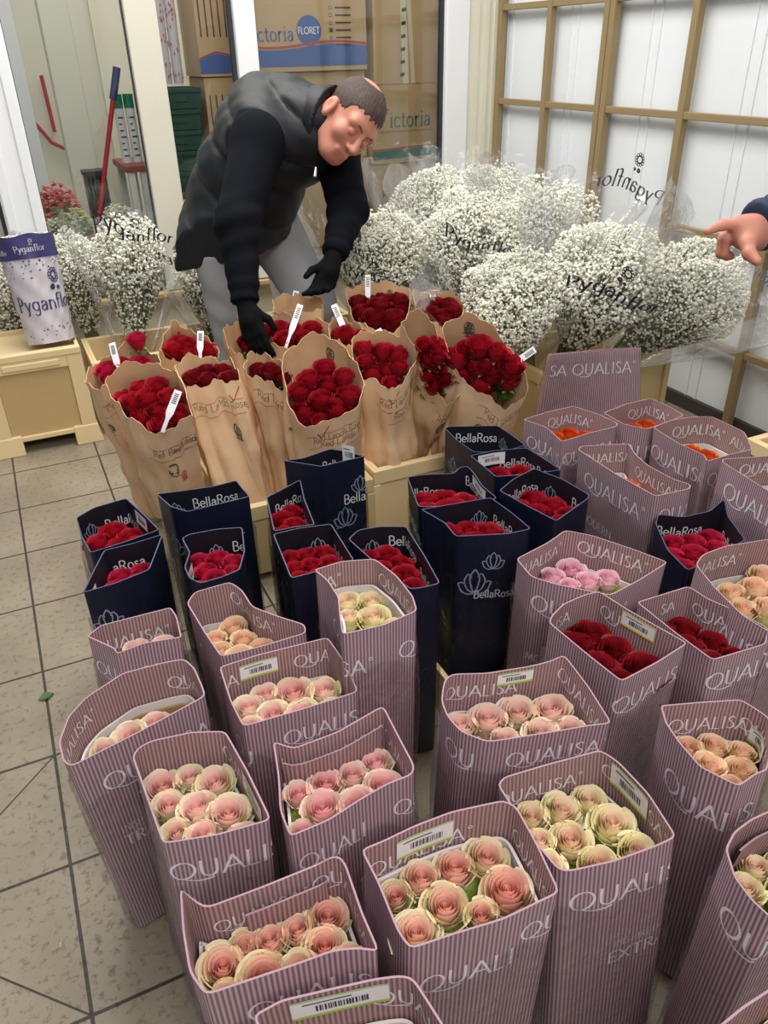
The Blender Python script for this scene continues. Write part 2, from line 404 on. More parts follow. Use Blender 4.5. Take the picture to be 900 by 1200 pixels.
# ------------------------------------------------------------------ measured layout, metres
# ------------------------------------------------------------------ the setting
def structure(o):
    o['kind'] = 'structure'; return o
XR, YB = 2.59, 2.976            # right wall and window wall planes
def floor_mat():
    t = NT('stone_tile_floor')
    g = t.n('NewGeometry'); sp = t.n('SeparateXYZ'); t.l(g.outputs['Position'], sp.inputs[0])
    def line(coord, pitch, off, w):
        f = t.math('FRACT', t.math('ADD', t.math('DIVIDE', coord, pitch), off))
        d = t.math('MULTIPLY', t.math('ABSOLUTE', t.math('SUBTRACT', f, 0.5)), pitch)
        return t.math('LESS_THAN', d, w)
    gx = line(sp.outputs[0], 0.302, 0.5, 0.0032); gy = line(sp.outputs[1], 0.30, 0.5, 0.0032)
    def seg(x0, y0, x1, y1):     # the diagonal saw cuts of the drain slope
        L = math.hypot(x1 - x0, y1 - y0); dx, dy = (x1 - x0) / L, (y1 - y0) / L
        px = t.math('SUBTRACT', sp.outputs[0], x0); py = t.math('SUBTRACT', sp.outputs[1], y0)
        al = t.math('ADD', t.math('MULTIPLY', px, dx), t.math('MULTIPLY', py, dy))
        pe = t.math('ABSOLUTE', t.math('SUBTRACT', t.math('MULTIPLY', px, dy), t.math('MULTIPLY', py, dx)))
        a = t.math('MULTIPLY', t.math('LESS_THAN', pe, 0.0018), t.math('GREATER_THAN', al, 0.0))
        return t.math('MULTIPLY', a, t.math('LESS_THAN', al, L))
    cut = t.math('MAXIMUM', seg(0.0, 0.6, -0.3, 0.3), seg(0.0, 0.0, -0.3, 0.3))
    grout = t.math('MAXIMUM', t.math('MAXIMUM', gx, gy), cut)
    n1 = t.n('TexNoise', in_Scale=3.0, in_Detail=5.0); t.l(g.outputs['Position'], n1.inputs['Vector'])
    n2 = t.n('TexNoise', in_Scale=60.0, in_Detail=6.0, in_Roughness=0.7); t.l(g.outputs['Position'], n2.inputs['Vector'])
    n3 = t.n('TexNoise', in_Scale=22.0, in_Detail=3.0, in_Distortion=1.2); t.l(g.outputs['Position'], n3.inputs['Vector'])
    n3.inputs['Roughness'].default_value = 0.6
    c = t.mix(n1.outputs[0], lin((112, 101, 84)), lin((172, 160, 140)))
    pit = t.math('MULTIPLY', t.math('SUBTRACT', 0.46, n2.outputs[0]), 7.0, True)
    c = t.mix(t.math('MULTIPLY', pit, 0.6), c, lin((74, 63, 50)))
    sc_ = t.math('MULTIPLY', t.math('SUBTRACT', n3.outputs[0], 0.6), 6.0, True)
    c = t.mix(t.math('MULTIPLY', sc_, 0.5), c, lin((112, 98, 78)))
    c = t.mix(grout, c, lin((58, 50, 42)))
    t.l(c, t.b.inputs['Base Color'])
    t.l(t.math('ADD', t.math('MULTIPLY', n1.outputs[0], 0.5), 0.12), t.b.inputs['Roughness'])
    h = t.math('SUBTRACT', t.math('SUBTRACT', 1.0, t.math('MULTIPLY', pit, 0.5)), t.math('ADD', grout, t.math('MULTIPLY', sc_, 0.35)))
    t.bump(h, 0.55, 0.003)
    return t.mat
def panel_mat(name, c0, c1):
    t = NT(name); t.set(Roughness=0.35)
    g = t.n('NewGeometry'); sp = t.n('SeparateXYZ'); t.l(g.outputs['Position'], sp.inputs[0])
    n1 = t.n('TexNoise', in_Scale=2.2, in_Detail=4.0); t.l(g.outputs['Position'], n1.inputs['Vector'])
    t.l(t.mix(n1.outputs[0], lin(c0), lin(c1)), t.b.inputs['Base Color'])
    return t.mat
b = MB(); b.box((-3.5, -3, -.1), (4.5, 6.2, 0)); structure(b.build('floor', floor_mat()))
wall_white = panel_mat('white_wall_panel', (222, 227, 232), (236, 239, 242))
b = MB()
b.box((XR + .008, -3, 0), (XR + .14, YB + .2, 3.0))
for k in range(12):                                                # standing seams of the panels
    y = 2.93 - .5 * k
    b.box((XR + .003, y - .004, .0), (XR + .01, y + .004, 3.0)); b.box((XR + .003, y - .055, .0), (XR + .01, y - .045, 3.0))
structure(b.build('wall_right', wall_white))
b = MB(); b.box((XR - .012, -3, 0), (XR + .007, 2.86, .055)); structure(b.build('baseboard_right', M['grey_dark']))

# window wall: low wall, sill, posts, panes, fluted corner
b = MB(); b.box((-3.5, YB + .01, 0), (2.27, YB + .16, .34)); structure(b.build('wall_back', M['cream_wall']))
b = MB(); b.box((-3.5, YB - .05, .341), (2.26, YB + .02, .365)); structure(b.build('trim_1', M['crate_in'], bevel=.004))
def post(n, x0, x1, mats, ribs=()):
    b = MB(); b.box((x0, YB - .03, .37), (x1, YB + .05, 3.0))
    for rx0, rx1 in ribs: b.box((rx0, YB - .042, .372), (rx1, YB - .0305, 2.999))
    structure(b.build('trim_%d' % n, mats, bevel=.004))
post(2, .19, .345, M['white_frame'], ((.196, .235), (.30, .338)))
post(3, .806, .935, M['cream_frame'])
post(4, 1.252, 1.345, M['white_frame'])
post(5, 2.272, 2.395, M['white_frame'])
post(6, -.75, -.6, M['white_frame'])
b = MB()
for k in range(7):
    x = 2.398 + k * .027; b.box((x, YB - .02 - (.006 if k % 2 else 0), 0), (x + .0268, YB + .1, 3.0))
structure(b.build('wall_corner', M['cream_wall']))
panes = [(-.6, .19), (.345, .806), (.935, 1.252), (1.345, 2.272)]
for i, (x0, x1) in enumerate(panes):
    b = MB()
    for a, c in (((x0, YB + .0, .37), (x0 + (.004 if i != 3 else .010), YB + .03, 3.0)), ((x1 - (.004 if i == 1 else .016), YB + .0, .37), (x1, YB + .03, 3.0)), ((x0 + .0101, YB, .366), (x1 - .0161, YB + .03, .385))): b.box(a, c)
    w = structure(b.build('window_%d' % (i + 1), M['gasket']))
    b = MB(); b.box((x0 + .005, YB + .012, .375), (x1 - .005, YB + .018, 2.999)); b.build('pane', M['glass'], w)
# storeroom behind the glass
b = MB()
b.box((-2.5, 5.2, 0), (4.4, 5.3, 3.0))
for k in range(26): b.box((-2.4 + k * .26, 5.17, 0), (-2.37 + k * .26, 5.199, 3.0))
structure(b.build('wall_storeroom', M['cream_wall']))
b = MB(); b.box((.58, 4.0, 0), (.72, 4.12, 3.0)); b.box((.72, 4.03, 0), (.80, 4.09, 3.0)); structure(b.build('trim_7', M['cream_frame'], bevel=.005))
b = MB(); b.box((.36, 4.35, 0), (.48, 4.42, 3.0)); structure(b.build('trim_8', M['tube_white'], bevel=.004))
b = MB(); b.box((2.75, YB + .2, 0), (2.85, 5.2, 3.0)); structure(b.build('wall_storeroom_right', M['cream_wall']))

# tan metal trellis racks standing against the right wall
def trellis(ups, rails, y0, y1, label):
    root = tag(empty('trellis_rack', (XR - .03, (y0 + y1) / 2, 0)), label, 'rack', 'tan trellis racks on the white wall')
    for y in ups:
        b = MB(); b.box((-.016, y - .016 - (y0 + y1) / 2, 0), (.016, y + .016 - (y0 + y1) / 2, 2.35)); b.build('upright', M['tan_metal'], root, bevel=.003)
    for z in rails:
        ya, yb = (y0, y1) if z != .70 else (y0, 1.66)
        if yb > y1: continue
        b = MB(); b.box((-.012, ya - (y0 + y1) / 2 + .017, z - .013), (.012, yb - (y0 + y1) / 2 - .017, z + .013)); b.build('rail', M['tan_metal'], root, bevel=.003)
trellis((2.925, 2.53, 2.145), (.315, 1.09, 1.48, 1.87, 2.26), 2.145, 2.925, 'tan metal trellis rack in the corner beside the fluted cream panel')
trellis((2.108, 1.66, 1.165, .70), (.315, .70, 1.09, 1.48, 1.87, 2.26), .70, 2.108, 'tan metal trellis rack behind the pointing hand')

# ------------------------------------------------------------------ sleeves (boxes of roses)
def resample(pts, n):
    P = [Vector(p) for p in pts]; L = [0.0]
    for i in range(len(P)): L.append(L[-1] + (P[(i + 1) % len(P)] - P[i]).length)
    out, j = [], 0
    for k in range(n):
        s = L[-1] * k / n
        while L[j + 1] < s: j += 1
        t = (s - L[j]) / max(L[j + 1] - L[j], 1e-9)
        out.append(P[j].lerp(P[(j + 1) % len(P)], t))
    return out
def soften(P, k=1):
    for _ in range(k): P = [(P[i - 1] + P[i] * 2 + P[(i + 1) % len(P)]) / 4 for i in range(len(P))]
    return P
class Shell:
    """a paper sleeve: closed rim line above, smaller foot below; u runs along the rim, d is the depth under it"""
    def __init__(s, rim, foot, n=84, th=.0018, wob=0.0, seed=0):
        s.R = soften(resample(rim, n)); s.n, s.th = n, th
        c = sum(s.R, Vector()) / n; s.c = c
        s.F = [Vector(foot(p, c)) for p in s.R]
        s.u = [0.0]
        for i in range(n): s.u.append(s.u[-1] + (s.R[(i + 1) % n] - s.R[i]).length)
        s.N = []
        for i in range(n):
            t = s.R[(i + 1) % n] - s.R[i - 1]; s.N.append(Vector((-t.y, t.x, 0)).normalized())
        rnd = random.Random(seed)
        s.off = Vector((seed * 3.1, seed * 1.7, 0)); s.wob, s.ph = wob, [(rnd.uniform(3, 11), rnd.uniform(0, 6.28), rnd.uniform(4, 14)) for _ in range(7)]
    def crease(s, f, t):
        if not s.wob: return 0
        a = 2 * PI * f; v = 0
        for k, p, z in s.ph: v += abs(math.sin(round(k) * a / 2 + p + z * t * .35)) - .6
        return s.wob * v / 3 * min(1, .25 + t * 1.4) * (1 - .35 * t)
    def at(s, i, t, off=0.0):
        i %= s.n
        p = s.R[i].lerp(s.F[i], t)
        if s.wob: off += .016 * noise.noise(p * 9 + s.off) * min(1, t * 5) + .010 * abs(noise.noise(p * 21 + s.off)) * min(1, .15 + t * 3)
        return p + s.N[i] * (off + s.crease(i / s.n, t))
    def pt(s, u, d, off):
        L = s.u[-1]; u %= L
        lo, hi = 0, s.n
        while hi - lo > 1:
            mid = (lo + hi) // 2
            if s.u[mid] <= u: lo = mid
            else: hi = mid
        f = (u - s.u[lo]) / max(s.u[lo + 1] - s.u[lo], 1e-9)
        a, b = lo % s.n, (lo + 1) % s.n
        H = max(s.R[a].z - s.F[a].z, .05); t = d / H
        return s.at(a, t, off).lerp(s.at(b, t, off), f)
    def near(s, x, y):
        i = min(range(s.n), key=lambda k: (s.R[k].x - x) ** 2 + (s.R[k].y - y) ** 2); return s.u[i]
    def mesh(s, mb, levels, inner_t, wall=(0, 1, 2), smooth=True):
        n = s.n
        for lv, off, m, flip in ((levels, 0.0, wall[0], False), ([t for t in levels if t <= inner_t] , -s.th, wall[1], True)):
            V, UV = [], []
            for t in lv:
                for i in range(n + 1):
                    V.append(s.at(i, t, off)); UV.append((s.u[i], t * .45))
            F = []
            for j in range(len(lv) - 1):
                for i in range(n):
                    a, b_ = j * (n + 1) + i, (j + 1) * (n + 1) + i
                    F.append((a, a + 1, b_ + 1, b_) if not flip else (b_, b_ + 1, a + 1, a))
            mb.add(V, F, m, UV, smooth)
        V = [s.at(i, 0, o) + Vector((0, 0, .0006)) for i in range(n) for o in (0.0003, -s.th - .0003)]
        mb.add(V, [(2 * i, 2 * i + 1, (2 * i + 3) % (2 * n), (2 * i + 2) % (2 * n)) for i in range(n)], wall[2])
    def write(s, mb, S, side, u0, d0, m, lift=.0009):
        if side == 'in': fn = lambda x, y: s.pt(u0 + x, d0 - y, -s.th - lift)
        else: fn = lambda x, y: s.pt(u0 - x, d0 - y, lift)
        lay(mb, S, fn, m)
    def patch(s, mb, side, u0, d0, u1, d1, m, lift, nx=8):
        off = -s.th - lift if side == 'in' else lift
        sg = 1 if side == 'in' else -1
        V = []
        for k in range(nx + 1):
            for d in (d0, d1): V.append(s.pt(u0 + sg * (u1 * k / nx), d, off))
        mb.add(V, [(2 * k, 2 * k + 1, 2 * k + 3, 2 * k + 2) for k in range(nx)], m)

QUAL, _ = strokes('QUALISA', 'roman'); QUAL_R = QUAL + [(_circ(5.62, .92, .1, .1, 0, 360, 10), .025, .025)]
BELLA, _ = strokes('BellaRosa', 'sans')
PYG, PYG_W = strokes('Pyganflor', 'roman')

def rose_mesh(seed, op):
    rnd = random.Random(seed); V, F, A = [], [], []
    def patch(fn, ns, nt, lay_):
        b = len(V)
        for j in range(nt + 1):
            for i in range(ns + 1):
                V.append(fn(-1 + 2 * i / ns, j / nt)); A.append((lay_, j / nt, 0, 1))
        for j in range(nt):
            for i in range(ns): F.append((b + j * (ns + 1) + i, b + j * (ns + 1) + i + 1, b + (j + 1) * (ns + 1) + i + 1, b + (j + 1) * (ns + 1) + i))
    a0 = rnd.uniform(0, 6.28)
    def core(s, t):
        q = (s + 1) / 2; a = a0 + q * 2 * PI * 2.4; r = .015 + .085 * q
        return (r * math.cos(a) * (.8 + .35 * t), r * math.sin(a) * (.8 + .35 * t), .35 + .43 * t + .02 * math.sin(a * 2))
    patch(core, 44, 2, .0)
    cnt, rt = (3, 3, 4, 5, 5, 6), (.13, .195, .265, .335, .405, .465)
    for j in range(6):
        ph0 = rnd.uniform(0, 6.28); ha = (1.35, 1.3, 1.1, .95, .9, .8)[j]; zt = (.85, .88, .89, .87, .82, .74)[j]
        for k in range(cnt[j]):
            ph = ph0 + 2 * PI * k / cnt[j] + rnd.uniform(-.15, .15)
            R = rt[j] * (1 + rnd.uniform(-.05, .05)) * (1 if j < 3 else (.88 + .14 * op)); Z = zt + rnd.uniform(-.03, .03)
            cu = (.0, .02, .03, .045, .06, .085)[j] * op * rnd.uniform(.7, 1.4); sk = rnd.uniform(.01, .045); tip = rnd.uniform(.0, .05); wv = rnd.uniform(0, 6.28)
            def fn(s, t, ph=ph, R=R, Z=Z, cu=cu, sk=sk, tip=tip, ha=ha, j=j, wv=wv):
                wd = 1 - .35 * max(0, t - .6) / .4 * (1 if j > 2 else .3) * s * s
                a = ph + s * ha * wd * (.55 + .45 * min(1, t * 2.2))
                rb = .05 + .03 * j
                r = rb + (R - rb) * (1 - (1 - t) ** 2.3) + sk * s * t
                e = max(0, (t - .68) / .32)
                r += cu * e * e
                z = .02 + (Z - .02) * (t ** .85) - cu * .55 * e * e - .07 * s * s * t * (1 if j > 1 else .3) + tip * (1 - abs(s)) * e + .012 * e * math.sin(4 * s + wv)
                return (r * math.cos(a), r * math.sin(a), z)
            patch(fn, 6, 5, (j + 1) / 6)
    me = bpy.data.meshes.new('rose'); me.from_pydata(V, [], F)
    at = me.color_attributes.new('petal', 'FLOAT_COLOR', 'POINT'); at.data.foreach_set('color', [c for q in A for c in q])
    me.polygons.foreach_set('use_smooth', [True] * len(F)); me.materials.append(M['r_pink']); me.update()
    return me
def stem_mesh():
    b = MB(); b.tube([(0, 0, .1), (0, 0, -.1)], [.16, .06], 8, 0); b.tube([(0, 0, -.08), (.02, .01, -5.2)], .035, 5, 1)
    for k in range(5):
        a = 2 * PI * k / 5; V = []
        for t in range(5):
            q = t / 4; w = .10 * (1 - q) ** .7 + .004; r = .12 + .34 * q; z = .04 + .18 * q - .12 * q * q
            for sgn in (-1, 1): V.append((r * math.cos(a) - sgn * w * math.sin(a), r * math.sin(a) + sgn * w * math.cos(a), z))
        b.add(V, [(2 * i, 2 * i + 1, 2 * i + 3, 2 * i + 2) for i in range(4)], 0, smooth=True)
    for k in range(3):
        a = 2 * PI * k / 3 + .5; V = []
        for t in range(6):
            q = t / 5; w = .2 * math.sin(PI * min(1, q * .95 + .03)); r = .05 + .52 * q; z = -.5 + .5 * q - .16 * q * q
            for sgn in (-1, 0, 1): V.append((r * math.cos(a) - sgn * w * math.sin(a), r * math.sin(a) + sgn * w * math.cos(a), z + abs(sgn) * .05))
        b.add(V, [(3 * i + s, 3 * i + s + 1, 3 * i + s + 4, 3 * i + s + 3) for i in range(5) for s in (0, 1)], 2, smooth=True)
    o = b.build('stem', [M['sepal'], M['stem'], M['leaf']]); me = o.data; bpy.data.objects.remove(o); return me
ROSES = [rose_mesh(11 + i, (.7, 1.0, 1.25, .9, 1.1, .55)[i]) for i in range(6)]
STEM = stem_mesh()
def put_rose(p, d, mat, label, group, lean=(0, 0), vs=(0, 1, 2, 3, 4), sz=1.0):
    me = ROSES[random.choice(vs)]
    o = bpy.data.objects.new('rose', me); COL.objects.link(o)
    o.material_slots[0].link = 'OBJECT'; o.material_slots[0].material = M[mat]
    D = d * 1.09 * sz
    ax = Vector((lean[0] + random.uniform(-.14, .14), lean[1] + random.uniform(-.2, .08), 1)).normalized()
    q = ax.to_track_quat('Z', 'Y') @ Matrix.Rotation(random.uniform(0, 6.28), 3, 'Z').to_quaternion()
    o.rotation_mode = 'QUATERNION'; o.rotation_quaternion = q
    o.scale = (D, D, D * 1.0); o.location = Vector(p) - ax * D * .62
    tag(o, label, 'rose', group)
    s = bpy.data.objects.new('stem', STEM); COL.objects.link(s); s.parent = o
    s.scale = (1, 1, min(1.0, (o.location.z - .03) / (5.4 * D)))
    return o
def spot_words(P):
    """where each rose stands in its bunch, seen from the aisle"""
    xs = [p[0] * .903 - p[1] * .43 for p in P]; ys = [p[1] * .92 + p[0] * .38 for p in P]
    n = len(P); out = []
    order = sorted(range(n), key=lambda i: -ys[i]); rows = {}
    nr = 1 if n <= 3 else (2 if n <= 6 else 3); names = {1: [''], 2: ['back row', 'front row'], 3: ['back row', 'middle row', 'front row']}[nr]
    for k, i in enumerate(order): rows.setdefault(min(nr - 1, k * nr // n), []).append(i)
    W_ = {1: ['only'], 2: ['left', 'right'], 3: ['left', 'middle', 'right'], 4: ['far left', 'second from left', 'second from right', 'far right'], 5: ['far left', 'second from left', 'middle', 'second from right', 'far right']}
    res = [None] * n
    for r, idx in rows.items():
        idx.sort(key=lambda i: xs[i])
        for k, i in enumerate(idx):
            w_ = W_[len(idx)][k] if len(idx) in W_ else str(k); res[i] = (w_ + ' ' + names[r]).strip() if not (w_ == 'only' and names[r] == '') else 'single'
    return res
def price_label(S, side, u0, d0, L, H, edge, parent):
    b = MB(); S.patch(b, side, u0, d0, L, d0 + H, 0, .0016)
    S.patch(b, side, u0, d0 + H - .004, L, d0 + H, 1, .0022); S.patch(b, side, u0, d0, L, d0 + .0022, 1, .0022)
    rnd = random.Random(L * 1000); sg = 1 if side == 'in' else -1; x = L * .25
    while x < L * .8:
        w = rnd.choice((.0008, .0014, .002)); S.patch(b, side, u0 + sg * x, d0 + H * .38, w, d0 + H * .7, 2, .0024, 1); x += w + rnd.choice((.001, .0018))
    S.patch(b, side, u0 + sg * L * .12, d0 + H * .2, L * .5, d0 + H * .25, 2, .0024, 4)
    return tag(b.build('price_label', [M['sticker'], M[edge], M['ink']], parent))

BOXES = {
'Q1': (.45,[(.132,.3792,.45),(.1581,.4003,.45),(.2818,.3961,.45),(.2861,.3659,.45),(.2808,.3019,.45),(.2201,.3146,.45),(.1703,.3151,.444),(.1711,.3217,.45),(.1559,.3443,.45)],[(.212,.359,.4,.046),(.25,.355,.4,.04)]),
'Q2': (.45,[(.3116,.3955,.45),(.3327,.4233,.45),(.3997,.4106,.46),(.4152,.3876,.45),(.4176,.3305,.45),(.4494,.2837,.45),(.485,.2386,.45),(.4794,.2151,.45),(.4033,.2152,.45),(.3287,.2209,.45),(.3198,.2953,.45)],[(.341,.341,.382,.038),(.39,.352,.382,.045),(.402,.325,.382,.039),(.394,.309,.382,.044),(.409,.314,.382,.042),(.35,.313,.382,.034)]),
'Q3': (.53,[(.5239,.2794,.53),(.5777,.2823,.53),(.6348,.2625,.53),(.6471,.1964,.53),(.6453,.1307,.53),(.6334,.0924,.53),(.5685,.083,.53),(.4994,.0916,.53),(.5141,.1374,.53),(.5311,.1857,.53),(.5327,.2401,.53)],[(.578,.232,.462,.046),(.614,.22,.462,.044),(.585,.185,.462,.051),(.619,.183,.462,.042),(.552,.187,.462,.03)]),
'Q4': (.46,[(.063,.1322,.46),(.0813,.1801,.46),(.1101,.2104,.46),(.1727,.2421,.46),(.2354,.2383,.46),(.2708,.2323,.46),(.2806,.2019,.46),(.2818,.1503,.46),(.2806,.1296,.46),(.1688,.0982,.46),(.0735,.0758,.46),(.0647,.0905,.46)],[(.12,.172,.375,.038),(.158,.182,.375,.047),(.203,.194,.375,.042)]),
'Q5': (.45,[(.3194,.1972,.45),(.3829,.1985,.45),(.5085,.1876,.45),(.5107,.1132,.45),(.5023,.0414,.45),(.4033,.0451,.45),(.3166,.0507,.45),(.3141,.112,.45)],[(.348,.157,.382,.049),(.384,.164,.382,.041),(.428,.158,.382,.058),(.477,.136,.382,.05),(.387,.118,.382,.048),(.433,.115,.382,.051),(.478,.106,.382,.049),(.34,.127,.382,.036)]),
'Q6': (.47,[(.1553,.046,.47),(.1662,.0599,.47),(.1864,.0643,.47),(.2427,.0547,.47),(.287,.0345,.47),(.295,-.0502,.47),(.2992,-.1422,.47),(.2304,-.134,.47),(.1651,-.1157,.47),(.1603,-.0349,.47)],[(.188,.035,.402,.045),(.229,.032,.402,.038),(.247,.02,.402,.048),(.259,-.019,.402,.052),(.215,-.018,.402,.051),(.185,-.015,.402,.041),(.223,-.065,.402,.042),(.266,-.067,.402,.045),(.185,-.055,.402,.035)]),
'Q7': (.46,[(.3458,-.0062,.46),(.3707,-.0227,.45),(.4364,-.0308,.46),(.5162,-.0216,.47),(.5136,-.0876,.46),(.5098,-.1382,.46),(.5008,-.1505,.46),(.4631,-.1498,.46),(.4234,-.1525,.455),(.3676,-.1686,.46),(.3143,-.1696,.46),(.3156,-.1253,.46),(.3319,-.0703,.46)],[(.361,-.056,.392,.037),(.394,-.054,.392,.043),(.427,-.056,.392,.041),(.468,-.054,.392,.042),(.377,-.087,.392,.054),(.424,-.084,.392,.047),(.475,-.078,.392,.051),(.349,-.093,.392,.034),(.381,-.123,.392,.033)]),
'Q8': (.49,[(.1703,-.2152,.51),(.181,-.2198,.49),(.1918,-.2307,.48),(.2601,-.2408,.49),(.3278,-.2419,.49),(.3396,-.2467,.5),(.3507,-.2523,.505),(.3539,-.2625,.5),(.3492,-.3215,.49),(.3476,-.3702,.49),(.3285,-.3567,.49),(.3034,-.3476,.49),(.2647,-.344,.49),(.2327,-.3403,.49),(.1673,-.3324,.49),(.1577,-.3018,.49),(.1618,-.2554,.495)],[(.229,-.258,.422,.03),(.249,-.264,.422,.039),(.275,-.267,.422,.041),(.3,-.27,.422,.044),(.196,-.266,.422,.045),(.246,-.279,.422,.05),(.303,-.288,.422,.04),(.323,-.291,.422,.043),(.201,-.295,.422,.035),(.326,-.316,.422,.034)]),
'Q9': (.49,[(.206,-.3724,.49),(.2364,-.3707,.49),(.2881,-.3827,.49),(.331,-.393,.49),(.3574,-.402,.49),(.3675,-.4098,.49),(.3706,-.4341,.49),(.374,-.4673,.49),(.3742,-.497,.49),(.2899,-.484,.49),(.2121,-.4654,.49)],[]),
'Q10': (.48,[(.3828,-.2402,.48),(.4139,-.2407,.48),(.4568,-.2383,.48),(.5111,-.2407,.48),(.5794,-.2552,.48),(.5891,-.2704,.48),(.5809,-.3295,.48),(.5672,-.3933,.48),(.4906,-.3926,.48),(.4301,-.3828,.48),(.3804,-.3766,.48),(.3776,-.3507,.48),(.3828,-.2898,.48)],[(.415,-.275,.412,.03),(.45,-.267,.412,.044),(.497,-.275,.412,.046),(.543,-.285,.412,.047),(.414,-.325,.412,.049),(.463,-.326,.412,.052),(.504,-.331,.412,.038),(.544,-.33,.412,.056)]),
'Q11': (.45,[(.6274,-.0081,.45),(.6406,.0072,.45),(.6554,.011,.45),(.7059,-.012,.45),(.7768,-.0292,.45),(.8115,-.039,.455),(.8338,-.0442,.465),(.8338,-.1111,.45),(.8153,-.1892,.45),(.7813,-.1781,.45),(.7289,-.1653,.45),(.6651,-.1486,.45),(.6291,-.1381,.45),(.6046,-.1037,.45),(.6017,-.0675,.45),(.6094,-.035,.45)],[(.66,-.034,.382,.047),(.708,-.048,.382,.056),(.748,-.057,.382,.054),(.79,-.07,.382,.057),(.694,-.084,.382,.041),(.755,-.094,.382,.047),(.8,-.112,.382,.041)]),
'Q12': (.46,[(.5959,-.2169,.46),(.6103,-.2095,.46),(.6758,-.217,.46),(.7607,-.2297,.46),(.7691,-.258,.46),(.7692,-.3183,.46),(.7548,-.3861,.46),(.7232,-.3857,.46),(.6614,-.3794,.46),(.6023,-.3659,.46),(.5925,-.3585,.46),(.5896,-.3105,.46)],[(.641,-.24,.392,.041),(.68,-.25,.392,.048),(.73,-.253,.392,.042),(.668,-.281,.392,.049),(.733,-.296,.392,.052),(.638,-.264,.392,.033),(.674,-.326,.392,.048),(.736,-.336,.392,.044),(.615,-.288,.392,.032)]),
'Q13': (.47,[(.8888,-.207,.47),(.9462,-.2277,.47),(1.005,-.2509,.47),(1.0103,-.2734,.47),(1.0128,-.2978,.47),(.9802,-.3328,.47),(.9324,-.3653,.47),(.9122,-.3634,.47),(.8772,-.3684,.47),(.8668,-.3474,.47),(.8551,-.3205,.47),(.861,-.2738,.47),(.8701,-.2382,.47)],[(.936,-.246,.402,.039),(.974,-.261,.402,.042),(.981,-.282,.402,.034),(.936,-.278,.402,.043),(.97,-.305,.402,.041),(.935,-.309,.402,.032)]),
'Q14': (.47,[(.7891,-.4302,.47),(.8172,-.4169,.47),(.8512,-.4125,.47),(.88,-.4136,.47),(.9312,-.4226,.47),(.8843,-.5217,.47),(.8256,-.523,.47),(.7669,-.5207,.47),(.7641,-.493,.47),(.7691,-.4628,.47)],[(.83,-.45,.402,.035),(.864,-.45,.402,.037),(.855,-.475,.402,.037),(.895,-.458,.402,.038)]),
'Q25': (.5,[(.6113,-.5861,.5),(.6462,-.5829,.5),(.688,-.5822,.5),(.731,-.5871,.5),(.7162,-.643,.5),(.6205,-.6373,.5)],[(.685,-.595,.432,.031),(.704,-.598,.432,.031)]),
'Q15': (.47,[(.8557,.0296,.47),(.8707,.0431,.47),(.9097,.0615,.47),(.9606,.0669,.47),(.9904,.0634,.47),(1.0006,-.0008,.47),(1.0143,-.0605,.47),(1.0284,-.1173,.47),(.95,-.1318,.47),(.8705,-.1404,.47),(.8631,-.07,.47)],[(.951,.023,.402,.068),(.963,.002,.402,.06),(.97,-.018,.402,.055),(.971,-.042,.402,.062),(.945,-.065,.402,.053),(.942,-.02,.402,.054)]),
'Q16': (.45,[(1.0488,.0264,.45),(1.1048,.0241,.45),(1.1684,.0217,.45),(1.1714,-.0241,.45),(1.1904,-.0758,.45),(1.201,-.1319,.45),(1.1641,-.1614,.45),(1.1231,-.1578,.45),(1.0537,-.1515,.45),(1.0491,-.0685,.45)],[(1.135,-.026,.382,.059),(1.142,-.05,.382,.059),(1.145,-.055,.382,.057),(1.149,-.065,.382,.057),(1.15,-.083,.382,.052),(1.157,-.079,.382,.053)]),
'Q17': (.46,[(.9244,.2312,.46),(1.0087,.2503,.46),(1.0508,.2649,.46),(1.0615,.2637,.47),(1.1105,.2307,.46),(1.148,.1583,.46),(1.1785,.0888,.46),(1.0903,.0671,.46),(1.0111,.0535,.46),(.9835,.0821,.46),(.9405,.1277,.46),(.9151,.1682,.46)],[(1.025,.22,.392,.045),(1.055,.229,.392,.049),(1.068,.178,.392,.045),(1.034,.182,.392,.041),(1.095,.171,.392,.041)]),
'Q18': (.46,[(1.2187,.0586,.46),(1.2563,.0792,.46),(1.3192,.0814,.46),(1.4138,.0614,.46),(1.4658,.0137,.46),(1.4003,-.1199,.46),(1.2749,-.1542,.46),(1.183,-.1594,.46),(1.1759,-.0964,.46),(1.194,-.0155,.46)],[(1.291,.008,.392,.05),(1.345,.012,.392,.057),(1.385,.032,.392,.052),(1.303,-.043,.392,.049),(1.283,-.025,.392,.046),(1.405,-.018,.392,.057)]),
'Q19': (.47,[(1.3153,.5511,.47),(1.3327,.5637,.47),(1.4477,.52,.47),(1.4212,.4644,.47),(1.4084,.4053,.47),(1.4132,.3266,.47),(1.4296,.2909,.47),(1.4136,.2769,.47),(1.3213,.2854,.47),(1.3128,.4114,.47)],[(1.385,.416,.402,.051),(1.385,.41,.402,.045)]),
'Q20': (.45,[(1.3252,.7993,.45),(1.4106,.8132,.45),(1.5025,.8121,.45),(1.5273,.7384,.45),(1.5356,.6633,.45),(1.5192,.647,.45),(1.4269,.6472,.45),(1.3333,.638,.45),(1.3609,.7109,.438),(1.3509,.7293,.45)],[(1.435,.783,.382,.048),(1.469,.781,.382,.048),(1.485,.761,.382,.049)]),
'Q21': (.45,[(1.5454,.7354,.45),(1.6466,.7566,.45),(1.7309,.7543,.45),(1.7342,.6827,.45),(1.7272,.6197,.45),(1.6472,.6045,.45),(1.5775,.5982,.45),(1.5439,.6526,.45)],[(1.659,.725,.382,.049),(1.685,.724,.382,.05)]),
